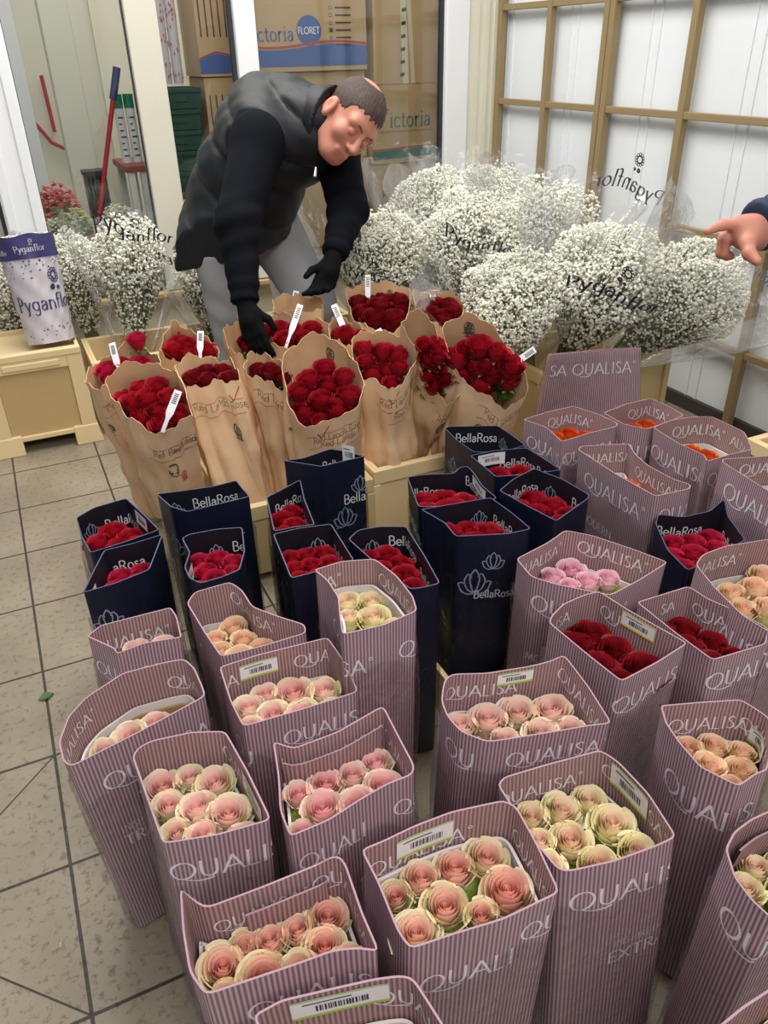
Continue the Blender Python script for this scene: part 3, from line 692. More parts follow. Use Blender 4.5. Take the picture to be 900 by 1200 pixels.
'Q22': (.46,[(1.5822,.5831,.46),(1.6516,.5957,.46),(1.7112,.5896,.46),(1.769,.5655,.46),(1.7688,.5032,.46),(1.7691,.4552,.46),(1.7489,.4253,.46),(1.7066,.37,.46),(1.6358,.3752,.46),(1.5617,.3725,.46),(1.5961,.4185,.45),(1.5713,.4789,.46)],[(1.679,.524,.392,.045),(1.692,.489,.392,.045)]),
'Q23': (.5,[(1.5242,.3036,.5),(1.539,.3104,.5),(1.6004,.2883,.5),(1.6916,.2606,.5),(1.6704,.1308,.5),(1.5804,.1214,.5),(1.5044,.1275,.5),(1.5143,.2205,.5)],[]),
'B1': (.45,[(.1639,.8144,.45),(.2057,.843,.45),(.2787,.8533,.45),(.3008,.7647,.45),(.3191,.6793,.45),(.2415,.6625,.45),(.1736,.6539,.45),(.1646,.7315,.45)],[(.196,.798,.394,.05),(.238,.815,.394,.051),(.26,.804,.394,.047),(.266,.782,.394,.047),(.225,.792,.394,.046)]),
'B2': (.45,[(.1418,.5167,.45),(.1714,.5869,.45),(.2003,.651,.45),(.257,.6509,.45),(.3206,.6452,.458),(.2917,.5868,.45),(.2701,.5368,.45),(.202,.52,.45)],[(.224,.623,.394,.043),(.233,.618,.394,.042),(.211,.602,.394,.045),(.245,.625,.394,.039)]),
'B3': (.46,[(.3422,.823,.46),(.4019,.8103,.46),(.4688,.7986,.46),(.5248,.8024,.46),(.5272,.7547,.46),(.5306,.7127,.46),(.4748,.711,.46),(.3891,.7278,.45),(.3594,.7491,.46)],[(.447,.775,.37,.046)]),
'B4': (.45,[(.354,.6236,.45),(.3724,.633,.45),(.4313,.6258,.45),(.4806,.6084,.45),(.4586,.5159,.45),(.4301,.4556,.45),(.3953,.4474,.45),(.3496,.4454,.45),(.3344,.4719,.45),(.3342,.5142,.45),(.3555,.5613,.45)],[(.391,.602,.394,.04),(.425,.598,.394,.04),(.446,.578,.394,.04),(.38,.555,.394,.039),(.407,.543,.394,.043),(.38,.53,.394,.039),(.438,.542,.394,.039)]),
'B5': (.45,[(.5668,.7094,.45),(.6099,.7277,.45),(.6661,.755,.45),(.6422,.6618,.45),(.623,.5472,.45),(.5802,.5574,.45),(.5356,.561,.45)],[(.591,.687,.394,.044),(.615,.698,.394,.044),(.614,.665,.394,.044),(.588,.675,.394,.043),(.613,.656,.394,.043)]),
'B6': (.45,[(.5307,.5521,.45),(.5872,.55,.45),(.6554,.5346,.45),(.6495,.4544,.45),(.6437,.3837,.45),(.5785,.3803,.45),(.5105,.3827,.45)],[(.578,.523,.394,.041),(.602,.518,.394,.041),(.627,.508,.394,.041),(.559,.523,.394,.04),(.593,.509,.394,.04),(.626,.487,.394,.04),(.554,.483,.394,.039),(.586,.466,.394,.039),(.626,.471,.394,.036)]),
'B7': (.45,[(.664,.4616,.45),(.6979,.4857,.45),(.7439,.4775,.45),(.7941,.4519,.45),(.7777,.3395,.45),(.7588,.2382,.45),(.7305,.2402,.45),(.6996,.2468,.45),(.6791,.3391,.45)],[(.714,.451,.394,.048),(.743,.441,.394,.048),(.761,.424,.394,.044),(.746,.421,.394,.047),(.755,.386,.394,.047),(.747,.351,.394,.045),(.749,.342,.394,.045)]),
'B8': (.485,[(.6423,.8003,.485),(.6887,.7914,.485),(.7661,.8085,.485),(.7866,.7872,.485),(.825,.7307,.485),(.7743,.7316,.485),(.7124,.729,.485)],[(.747,.781,.395,.04)]),
'B9': (.45,[(.8964,.6502,.45),(.9438,.6403,.45),(1.0036,.6142,.45),(1.02,.6188,.46),(1.0375,.6088,.465),(1.0418,.5838,.455),(1.0316,.5284,.45),(1.0312,.4659,.45),(.9801,.4663,.45),(.9136,.4835,.45),(.8549,.5137,.45)],[(.968,.593,.394,.054),(.98,.573,.394,.079),(.998,.58,.394,.055),(1.007,.57,.394,.05),(.938,.606,.394,.053),(1.006,.573,.394,.053)]),
'B10': (.46,[(.8468,.4861,.46),(.929,.4731,.46),(1.0098,.4614,.46),(1.0148,.3835,.46),(1.0144,.3096,.46),(.9594,.3153,.46),(.8593,.3554,.46),(.8652,.4127,.46)],[(.94,.438,.404,.054),(.978,.431,.404,.054),(.969,.426,.404,.057),(.98,.407,.404,.053),(.94,.44,.404,.045)]),
'B11': (.42,[(1.1422,.9069,.42),(1.1582,.9113,.42),(1.28,.8537,.42),(1.2816,.7839,.42),(1.2782,.7142,.42),(1.2047,.7069,.42),(1.1364,.7425,.42),(1.1332,.8253,.42)],[]),
'B12': (.45,[(1.0867,.6785,.45),(1.1564,.6746,.45),(1.2347,.6502,.45),(1.2392,.5832,.45),(1.24,.5114,.45),(1.1592,.5287,.45),(1.0825,.5539,.45)],[(1.173,.635,.394,.052),(1.185,.628,.394,.057),(1.203,.623,.394,.052)]),
'B13': (.475,[(1.0282,.4568,.475),(1.0879,.4891,.475),(1.1581,.5097,.475),(1.1849,.4343,.475),(1.1933,.35,.475),(1.1821,.3388,.475),(1.0623,.2919,.475),(1.0423,.3774,.475)],[(1.126,.465,.419,.052),(1.131,.449,.419,.051),(1.15,.435,.419,.052),(1.156,.402,.419,.046),(1.126,.408,.419,.05),(1.158,.408,.419,.047),(1.117,.456,.419,.043)]),
'B14': (.425,[(1.2992,.2507,.425),(1.3317,.2787,.425),(1.3721,.2457,.425),(1.444,.2378,.425),(1.4708,.2296,.455),(1.4622,.2036,.425),(1.4211,.1153,.425),(1.322,.0975,.425),(1.233,.0851,.425),(1.2489,.1594,.425)],[(1.368,.216,.369,.046),(1.385,.215,.369,.047),(1.405,.212,.369,.047),(1.361,.217,.369,.049),(1.394,.21,.369,.053),(1.429,.205,.369,.046),(1.359,.187,.369,.048),(1.391,.171,.369,.045),(1.42,.183,.369,.045)]),
}
BUNCHES = {
'K13': (.56,[(1.2139,1.0635,.6227),(1.2435,1.0688,.6536),(1.2916,1.0523,.668),(1.3412,1.008,.6433),(1.3759,.9611,.6022),(1.3932,.917,.5507),(1.394,.8821,.4993),(1.3626,.8781,.4685),(1.3246,.8872,.452),(1.2933,.9149,.4685),(1.2477,.9671,.5096),(1.2198,1.0174,.561)],[(1.283,1.015,.613,.068),(1.286,1.013,.584,.058),(1.264,1.009,.571,.068),(1.272,.999,.557,.072),(1.307,.99,.567,.063),(1.333,.962,.563,.067),(1.334,.957,.541,.072),(1.287,.974,.526,.067),(1.31,.961,.495,.087),(1.354,.936,.524,.058),(1.322,.989,.604,.053),(1.254,1.036,.592,.053)],(1.31,1.13)),
'K11': (.56,[(.9968,1.2007,.5922),(1.0494,1.2085,.612),(1.1152,1.1633,.607),(1.1379,1.1211,.5905),(1.1453,1.0771,.5674),(1.1067,1.0493,.5377),(1.0483,1.0344,.508),(1.0205,1.0643,.5179),(.9851,1.1013,.5295),(.9798,1.1525,.5592)],[(1.063,1.165,.591,.054),(1.085,1.147,.583,.059),(1.103,1.123,.575,.059),(1.051,1.127,.555,.058),(1.07,1.084,.535,.063),(1.114,1.092,.555,.053),(1.021,1.106,.53,.058),(1.064,1.064,.514,.048),(1.037,1.154,.567,.044)],(1.08,1.15)),
'K12': (.56,[(1.1125,1.113,.649),(1.1364,1.1071,.6737),(1.1783,1.0846,.676),(1.1926,1.0704,.6535),(1.2015,1.0559,.6219),(1.217,1.0215,.5476),(1.2405,.9867,.4913),(1.2223,.9823,.4575),(1.1965,.9901,.444),(1.1729,1.019,.4823),(1.1505,1.0448,.5161),(1.1447,1.0655,.5611),(1.1285,1.0919,.6107)],[(1.17,1.055,.611,.043),(1.175,1.052,.602,.058),(1.174,1.052,.573,.053),(1.178,1.049,.555,.048),(1.175,1.05,.526,.049),(1.179,1.047,.519,.053),(1.18,1.046,.492,.068),(1.176,1.048,.494,.049),(1.172,1.053,.584,.044)],(1.19,1.33)),
'K6': (.56,[(.7583,1.1179,.5842),(.7829,1.1468,.6117),(.8448,1.1496,.6343),(.8916,1.1402,.644),(.9335,1.0858,.6246),(.9408,1.02,.5842),(.9399,.981,.5568),(.9087,.9578,.5277),(.857,.9428,.4954),(.8217,.9573,.4922),(.7845,.9564,.476),(.7522,.9939,.4922),(.7407,1.0469,.5277)],[(.853,1.084,.583,.055),(.816,1.075,.564,.06),(.908,1.038,.572,.055),(.857,1.03,.548,.059),(.781,1.068,.546,.055),(.893,.99,.533,.063),(.826,1.017,.527,.059),(.845,.983,.506,.063),(.785,1.008,.496,.068),(.808,.983,.478,.049)],(.87,1.12)),
'K2': (.56,[(.3129,1.224,.5815),(.3543,1.2419,.6031),(.4105,1.2367,.616),(.46,1.2073,.6146),(.4828,1.1758,.6045),(.4946,1.1402,.5887),(.4941,1.0898,.56),(.4882,1.0454,.5313),(.4046,1.0463,.504),(.3755,1.0817,.5169),(.3428,1.122,.5313),(.3243,1.1749,.5571)],[(.407,1.177,.573,.049),(.371,1.161,.553,.053),(.409,1.146,.556,.057),(.455,1.16,.578,.058),(.438,1.143,.563,.062),(.462,1.125,.56,.062),(.414,1.116,.54,.057),(.396,1.102,.523,.056),(.454,1.085,.534,.057),(.425,1.079,.514,.06)],(.465,1.26)),
'K1': (.56,[(.2725,1.3913,.5529),(.3178,1.4774,.5617),(.3652,1.5042,.5656),(.4476,1.5496,.572),(.4921,1.4491,.5666),(.4863,1.3995,.5627),(.4236,1.3642,.5573),(.3613,1.3438,.5529),(.3065,1.316,.548)],[(.354,1.445,.556,.053),(.391,1.45,.558,.054),(.429,1.456,.56,.054),(.451,1.472,.563,.05),(.341,1.396,.551,.048)],(.43,1.53)),
'K3': (.56,[(.5139,1.5569,.551),(.5461,1.5927,.5756),(.579,1.612,.592),(.6211,1.5701,.5838),(.6577,1.5138,.5674),(.6778,1.4681,.551),(.6534,1.4446,.5329),(.6022,1.4689,.5313),(.5432,1.4942,.528),(.5191,1.5204,.5346)],[(.556,1.557,.552,.063),(.581,1.562,.56,.058),(.602,1.515,.544,.062),(.622,1.51,.547,.062),(.614,1.527,.557,.057),(.635,1.493,.54,.057),(.574,1.515,.534,.062)],(.58,1.63)),
'K4': (.56,[(.5122,1.2134,.548),(.5114,1.3135,.5635),(.5422,1.3396,.5697),(.6084,1.3204,.572),(.6608,1.2866,.5712),(.6666,1.225,.5627),(.6524,1.1723,.5534),(.5883,1.2065,.5534),(.5381,1.2139,.5503)],[(.563,1.272,.556,.052),(.595,1.276,.559,.052),(.634,1.265,.56,.052),(.575,1.245,.553,.047),(.642,1.229,.556,.047)],(.645,1.17)),
'K5': (.56,[(.6748,1.2116,.5632),(.6998,1.2305,.5824),(.743,1.2238,.592),(.7769,1.1808,.5776),(.7988,1.0994,.5344),(.7707,1.1045,.528),(.7328,1.1471,.5424),(.697,1.1841,.5536)],[(.719,1.203,.566,.047),(.74,1.185,.567,.052),(.752,1.174,.558,.047)],(.79,1.22)),
'K7': (.56,[(.7834,1.6399,.573),(.8334,1.5991,.571),(.949,1.5962,.58),(1.018,1.5443,.578),(1.0512,1.4662,.569),(.9815,1.3818,.549),(.93,1.3587,.54),(.8761,1.3991,.542),(.8235,1.4855,.552),(.7898,1.5526,.56)],[(.846,1.555,.559,.06),(.894,1.542,.561,.06),(.932,1.489,.556,.065),(.97,1.499,.561,.06),(.937,1.45,.55,.059),(.894,1.479,.551,.059),(.947,1.403,.543,.053)],(.92,1.57)),
'K8': (.56,[(.7064,1.5208,.5792),(.7433,1.5171,.604),(.7866,1.4799,.5837),(.7968,1.4535,.5521),(.7791,1.4423,.5205),(.743,1.4588,.516),(.7106,1.4943,.5431)],[(.752,1.482,.557,.047)],(.76,1.57)),
'K14': (.56,[(1.017,1.4318,.5699),(1.0645,1.4395,.588),(1.1227,1.3739,.5699),(1.1302,1.3281,.5465),(1.086,1.3274,.532),(1.0371,1.3663,.5392),(1.0113,1.3992,.5501)],[(1.046,1.408,.557,.053),(1.071,1.391,.564,.054),(1.082,1.379,.553,.053),(1.061,1.382,.544,.053)],(1.06,1.57)),
'K9': (.56,[(1.1945,1.7116,.5923),(1.2769,1.7126,.608),(1.3978,1.6337,.6045),(1.3799,1.5727,.5801),(1.3225,1.4983,.5399),(1.2437,1.4742,.512),(1.1923,1.5313,.5242),(1.1693,1.6051,.5487)],[(1.207,1.611,.548,.07),(1.256,1.619,.562,.07),(1.311,1.613,.571,.071),(1.352,1.602,.576,.065),(1.241,1.567,.539,.087),(1.29,1.536,.538,.087),(1.323,1.556,.552,.07),(1.299,1.634,.576,.059),(1.243,1.655,.573,.059)],(1.27,1.6)),
'K10': (.56,[(1.3965,1.5922,.5819),(1.4732,1.5733,.588),(1.5374,1.5073,.5804),(1.5133,1.4359,.5577),(1.4682,1.4028,.5411),(1.4009,1.4095,.532),(1.3598,1.4834,.5471)],[(1.411,1.529,.561,.064),(1.436,1.534,.564,.064),(1.476,1.517,.566,.064),(1.495,1.484,.561,.064),(1.42,1.487,.549,.069),(1.458,1.455,.546,.069)],(1.48,1.58)),
'K15': (.6,[(.9263,1.6973,.6),(1.023,1.7141,.6),(1.0815,1.6339,.6),(1.0376,1.5455,.6),(.958,1.5358,.6),(.8998,1.6002,.6)],[],(1.03,1.66)),
}
PRINT = {
'Q1': [('in', 0.137, 0.387, 0.045, 0.024, 'Q'), ('out', 0.137, 0.369, 0.06, 0.026, 'Q')],
'Q2': [('in', 0.399, 0.424, 0.03, 0.024, 'Q'), ('out', 0.324, 0.253, 0.08, 0.03, 'Q')],
'Q3': [('in', 0.529, 0.181, 0.035, 0.026, 'Q'), ('in', 0.639, 0.245, 0.03, 0.024, 'Q'), ('out', 0.598, 0.088, 0.07, 0.032, 'QU'), ('out', 0.53, 0.213, 0.075, 0.03, 'Q')],
'Q4': [('in', 0.064, 0.099, 0.035, 0.022, 'Q'), ('in', 0.237, 0.235, 0.045, 0.024, 'Q'), ('out', 0.108, 0.083, 0.068, 0.034, 'Q'), ('out', 0.108, 0.083, 0.185, 0.015, 'INSPIRED'), ('out', 0.108, 0.083, 0.215, 0.024, 'TRADITION')],
'Q5': [('in', 0.316, 0.09, 0.035, 0.024, 'Q'), ('in', 0.448, 0.19, 0.034, 0.024, 'QUA'), ('out', 0.376, 0.047, 0.05, 0.028, 'Q'), ('out', 0.314, 0.104, 0.07, 0.03, 'QU')],
'Q6': [('in', 0.163, -0.095, 0.036, 0.024, 'Q'), ('in', 0.285, 0.037, 0.036, 0.024, 'Q'), ('out', 0.168, -0.117, 0.062, 0.034, 'Q'), ('out', 0.157, 0.023, 0.06, 0.03, 'QU')],
'Q7': [('in', 0.367, -0.029, 0.045, 0.026, 'Q'), ('in', 0.52, -0.032, 0.04, 0.022, 'Q'), ('out', 0.32, -0.171, 0.06, 0.028, 'QUALI'), ('out', 0.47, -0.15, 0.055, 0.028, 'QU')],
'Q8': [('in', 0.319, -0.243, 0.034, 0.024, 'Q'), ('in', 0.196, -0.24, 0.04, 0.02, 'Q'), ('out', 0.206, -0.337, 0.062, 0.032, 'Q')],
'Q9': [('in', 0.329, -0.392, 0.036, 0.026, 'Q')],
'Q10': [('in', 0.391, -0.239, 0.046, 0.026, 'Q'), ('in', 0.589, -0.273, 0.042, 0.022, 'Q'), ('out', 0.392, -0.378, 0.085, 0.032, 'QUALI'), ('out', 0.52, -0.393, 0.05, 0.03, 'QU')],
'Q11': [('in', 0.639, 0.004, 0.036, 0.024, 'Q'), ('in', 0.844, -0.033, 0.034, 0.024, 'Q'), ('out', 0.601, -0.067, 0.05, 0.032, 'QU'), ('out', 0.66, -0.148, 0.045, 0.028, 'Q')],
'Q12': [('in', 0.598, -0.215, 0.044, 0.024, 'Q'), ('in', 0.763, -0.234, 0.03, 0.024, 'Q'), ('out', 0.605, -0.366, 0.066, 0.036, 'Q'), ('out', 0.672, -0.382, 0.185, 0.014, 'INSPIRED'), ('out', 0.663, -0.38, 0.215, 0.025, 'EXTRA')],
'Q13': [('in', 0.908, -0.215, 0.042, 0.024, 'Q'), ('in', 1.007, -0.256, 0.035, 0.022, 'Q'), ('out', 0.864, -0.263, 0.075, 0.036, 'Q')],
'Q14': [('out', 0.769, -0.465, 0.065, 0.036, 'Q'), ('in', 0.796, -0.427, 0.05, 0.022, 'Q')],
'Q15': [('in', 0.876, 0.046, 0.034, 0.024, 't:LISA'), ('in', 0.992, 0.051, 0.032, 0.024, 'QU'), ('out', 0.867, -0.132, 0.058, 0.034, 'Q')],
'Q16': [('in', 1.105, 0.024, 0.034, 0.022, 't:SA'), ('in', 1.172, 0.002, 0.034, 0.024, 'Q'), ('out', 1.051, -0.148, 0.05, 0.034, 'Q')],
'Q17': [('in', 0.929, 0.232, 0.034, 0.024, 'Q'), ('in', 1.096, 0.253, 0.03, 0.026, 'Q'), ('out', 0.918, 0.161, 0.055, 0.034, 'Q'), ('out', 0.918, 0.161, 0.19, 0.018, 'MODERN')],
'Q18': [('in', 1.224, 0.062, 0.035, 0.024, 'Q'), ('out', 1.199, 0.006, 0.06, 0.034, 'Q')],
'Q19': [('in', 1.34, 0.56, 0.034, 0.024, 'Q'), ('in', 1.417, 0.451, 0.034, 0.024, 'Q'), ('out', 1.319, 0.513, 0.06, 0.036, 'Q'), ('out', 1.319, 0.513, 0.165, 0.022, 'MODERN'), ('out', 1.334, 0.283, 0.055, 0.032, 'Q')],
'Q20': [('in', 1.417, 0.81, 0.034, 0.026, 'Q'), ('out', 1.327, 0.786, 0.058, 0.034, 'Q'), ('out', 1.348, 0.636, 0.055, 0.032, 'Q')],
'Q21': [('in', 1.653, 0.753, 0.034, 0.026, 'Q'), ('out', 1.549, 0.707, 0.07, 0.034, 'Q')],
'Q22': [('in', 1.662, 0.591, 0.036, 0.028, 'Q'), ('in', 1.774, 0.488, 0.036, 0.024, 't:ALISA'), ('out', 1.581, 0.572, 0.06, 0.036, 'Q'), ('out', 1.578, 0.369, 0.055, 0.032, 'Q')],
'Q23': [('in', 1.583, 0.292, 0.03, 0.026, 'Q'), ('out', 1.514, 0.276, 0.055, 0.038, 'Q')],
'B1': [('in', 0.169, 0.816, 0.052, 0.042, 'lotus'), ('in', 0.218, 0.85, 0.05, 0.024, 'B')],
'B2': [('in', 0.211, 0.653, 0.045, 0.024, 'b:aRosa'), ('out', 0.143, 0.513, 0.085, 0.06, 'lotus')],
'B3': [('in', 0.355, 0.821, 0.052, 0.045, 'lotus'), ('in', 0.414, 0.804, 0.036, 0.024, 'B'), ('out', 0.349, 0.789, 0.11, 0.06, 'lotus')],
'B4': [('in', 0.398, 0.635, 0.062, 0.05, 'lotus'), ('in', 0.453, 0.615, 0.044, 0.024, 'B')],
'B5': [('in', 0.582, 0.719, 0.042, 0.024, 'B'), ('in', 0.645, 0.674, 0.05, 0.022, 'B')],
'B6': [('in', 0.598, 0.548, 0.056, 0.05, 'lotus'), ('in', 0.654, 0.516, 0.05, 0.022, 'B'), ('out', 0.528, 0.531, 0.12, 0.06, 'lotus')],
'B7': [('in', 0.701, 0.484, 0.055, 0.048, 'lotus'), ('in', 0.762, 0.468, 0.034, 0.024, 'B'), ('in', 0.776, 0.354, 0.05, 0.022, 'B')],
'B8': [('in', 0.74, 0.806, 0.04, 0.024, 'B'), ('out', 0.785, 0.731, 0.075, 0.05, 'lotus'), ('out', 0.764, 0.732, 0.105, 0.026, 'B'), ('out', 0.732, 0.729, 0.16, 0.065, 'lotus')],
'B9': [('in', 0.894, 0.637, 0.045, 0.022, 'B'), ('in', 1.043, 0.629, 0.036, 0.024, 'B'), ('out', 0.887, 0.627, 0.09, 0.03, 'B')],
'B10': [('in', 0.865, 0.417, 0.04, 0.024, 'B'), ('in', 0.963, 0.468, 0.05, 0.042, 'lotus'), ('in', 1.01, 0.444, 0.045, 0.024, 'B'), ('out', 0.862, 0.354, 0.125, 0.075, 'lotus'), ('out', 0.901, 0.338, 0.15, 0.02, 'B'), ('out', 0.911, 0.333, 0.07, 0.05, 'lotus')],
'B11': [('in', 1.175, 0.903, 0.034, 0.026, 'B'), ('in', 1.28, 0.841, 0.045, 0.042, 'lotus'), ('out', 1.132, 0.875, 0.09, 0.06, 'lotus')],
'B12': [('in', 1.167, 0.675, 0.038, 0.024, 'B'), ('in', 1.238, 0.6, 0.04, 0.024, 'B')],
'B13': [('in', 1.061, 0.476, 0.044, 0.026, 'B'), ('in', 1.173, 0.483, 0.052, 0.046, 'lotus'), ('in', 1.188, 0.401, 0.04, 0.024, 'B')],
'B14': [('in', 1.331, 0.275, 0.04, 0.024, 'B'), ('in', 1.467, 0.205, 0.05, 0.022, 'B')],
'K4': [('out', 0.52, 1.189, 0.06, 0.022, 'hand'), ('out', 0.591, 1.179, 0.14, 0.05, 'stamp'), ('out', 0.613, 1.174, 0.05, 0.03, 'tick')],
'K5': [('out', 0.701, 1.178, 0.05, 0.022, 'hand'), ('out', 0.736, 1.067, 0.13, 0.05, 'stamp')],
'K2': [('out', 0.334, 1.041, 0.07, 0.02, 'hand'), ('out', 0.399, 0.924, 0.07, 0.02, 'hand'), ('out', 0.348, 1.006, 0.13, 0.05, 'stamp'), ('out', 0.431, 0.951, 0.15, 0.05, 'rstamp')],
'K6': [('out', 0.699, 0.895, 0.05, 0.02, 'hand'), ('out', 0.788, 0.808, 0.07, 0.022, 'hand'), ('in', 1.008, 1.321, 0.05, 0.05, 'stamp'), ('out', 0.777, 0.808, 0.05, 0.03, 'tick')],
'K11': [('out', 0.956, 1.005, 0.05, 0.022, 'hand'), ('out', 1.022, 0.942, 0.09, 0.022, 'hand'), ('out', 0.968, 0.977, 0.05, 0.03, 'tick')],
'K12': [('out', 1.085, 0.908, 0.06, 0.02, 'hand'), ('out', 1.059, 0.759, 0.1, 0.05, 'stamp')],
'K13': [('out', 1.175, 0.813, 0.05, 0.022, 'hand'), ('out', 1.178, 0.845, 0.12, 0.05, 'stamp'), ('in', 1.483, 1.314, 0.05, 0.05, 'stamp'), ('in', 1.401, 1.337, 0.045, 0.04, 'stamp')],
'K1': [('out', 0.295, 1.316, 0.07, 0.02, 'hand'), ('out', 0.286, 1.342, 0.14, 0.05, 'stamp'), ('in', 0.312, 1.47, 0.05, 0.04, 'stamp')],
'K3': [('in', 0.631, 1.659, 0.05, 0.04, 'stamp')],
'K9': [('in', 1.435, 1.82, 0.045, 0.04, 'stamp')],
'K15': [('out', 0.989, 1.672, 0.05, 0.02, 'hand')],
}
STICKERS = {
'Q5': [('in', 0.354, 0.196, 0.01, 0.066, 0.032, 'sticker_green')],
'Q6': [('in', 0.293, -0.032, 0.012, 0.075, 0.036, 'sticker_green')],
'Q9': [('in', 0.242, -0.371, 0.006, 0.105, 0.034, 'sticker_green')],
'Q10': [('in', 0.429, -0.239, 0.012, 0.082, 0.036, 'sticker_green')],
'Q11': [('in', 0.723, -0.016, 0.004, 0.062, 0.026, 'sticker_green')],
'Q12': [('in', 0.769, -0.253, 0.004, 0.075, 0.044, 'sticker_green')],
'Q13': [('in', 1.011, -0.279, 0.03, 0.05, 0.03, 'sticker_green')],
'Q15': [('in', 1.003, 0.004, 0.004, 0.068, 0.03, 'sticker_yellow')],
'B1': [('in', 0.293, 0.803, 0.006, 0.06, 0.032, 'sticker')],
'B2': [('in', 0.149, 0.535, 0.02, 0.04, 0.04, 'sticker')],
'B4': [('in', 0.336, 0.523, 0.02, 0.04, 0.035, 'sticker')],
'B8': [('in', 0.794, 0.783, -0.02, 0.035, 0.045, 'sticker')],
'B9': [('in', 1.042, 0.584, 0.004, 0.075, 0.024, 'sticker')],
'B12': [('in', 1.109, 0.678, 0.004, 0.075, 0.032, 'sticker')],
}
STRIP_TAGS = {
'K1': ((0.3759, 1.4441, 0.57), (0.3735, 1.4767, 0.6184)),
'K3': ((0.6211, 1.4708, 0.57), (0.6318, 1.4916, 0.6095)),
'K7': ((0.8962, 1.4494, 0.57), (0.9463, 1.4777, 0.6488)),
'K13': ((1.3667, 0.9178, 0.57), (1.4264, 0.9095, 0.5995)),
'K11': ((1.1144, 1.2203, 0.57), (1.1044, 1.2507, 0.6096)),
'K9': ((1.2638, 1.679, 0.57), (1.2846, 1.7196, 0.6469)),
'K10': ((1.461, 1.5688, 0.57), (1.4693, 1.5849, 0.6006)),
'K15': ((1.0233, 1.7647, 0.57), (1.039, 1.7823, 0.608)),
'K14': ((1.065, 1.4151, 0.57), (1.0516, 1.4652, 0.6374)),
'K2': ((0.431, 1.0111, 0.57), (0.4624, 1.0268, 0.6162)),
}
POSE = {'pelvis': (0.9167, 2.1156, 0.8017), 'waist': (0.9849, 2.063, 0.9261), 'chest': (1.0797, 1.9765, 1.0764), 'neckb': (1.1558, 1.8447, 1.1243), 'head': (1.2466, 1.7538, 1.1276), 'rsh': (0.9638, 1.816, 1.082), 'rel': (0.82, 1.644, 0.8737), 'rwr': (0.7878, 1.53, 0.6761), 'rha': (0.7782, 1.4511, 0.5878), 'lsh': (1.2843, 1.9727, 1.0386), 'lel': (1.2508, 1.7924, 0.8563), 'lwr': (1.1462, 1.6671, 0.7473), 'lha': (1.0799, 1.584, 0.6515), 'rhip': (0.8553, 2.0511, 0.7771), 'lhip': (1.0636, 2.1085, 0.7769), 'rkn': (0.7808, 1.8068, 0.5462), 'lkn': (1.1241, 1.8334, 0.5941)}
HAND = {'wrist': (1.4067, 0.2317, 1.0264), 'palm': (1.3643, 0.2288, 1.0311), 'ik': (1.3469, 0.234, 1.0465), 'imid': (1.3202, 0.245, 1.0444), 'itip': (1.2944, 0.2512, 1.0358), 'th0': (1.3452, 0.2037, 1.0184), 'th1': (1.3351, 0.1869, 1.0052), 'th2': (1.3355, 0.1678, 0.9958), 'elbow': (1.6715, 0.2771, 1.028), 'cuff': (1.392, 0.2332, 1.0379)}
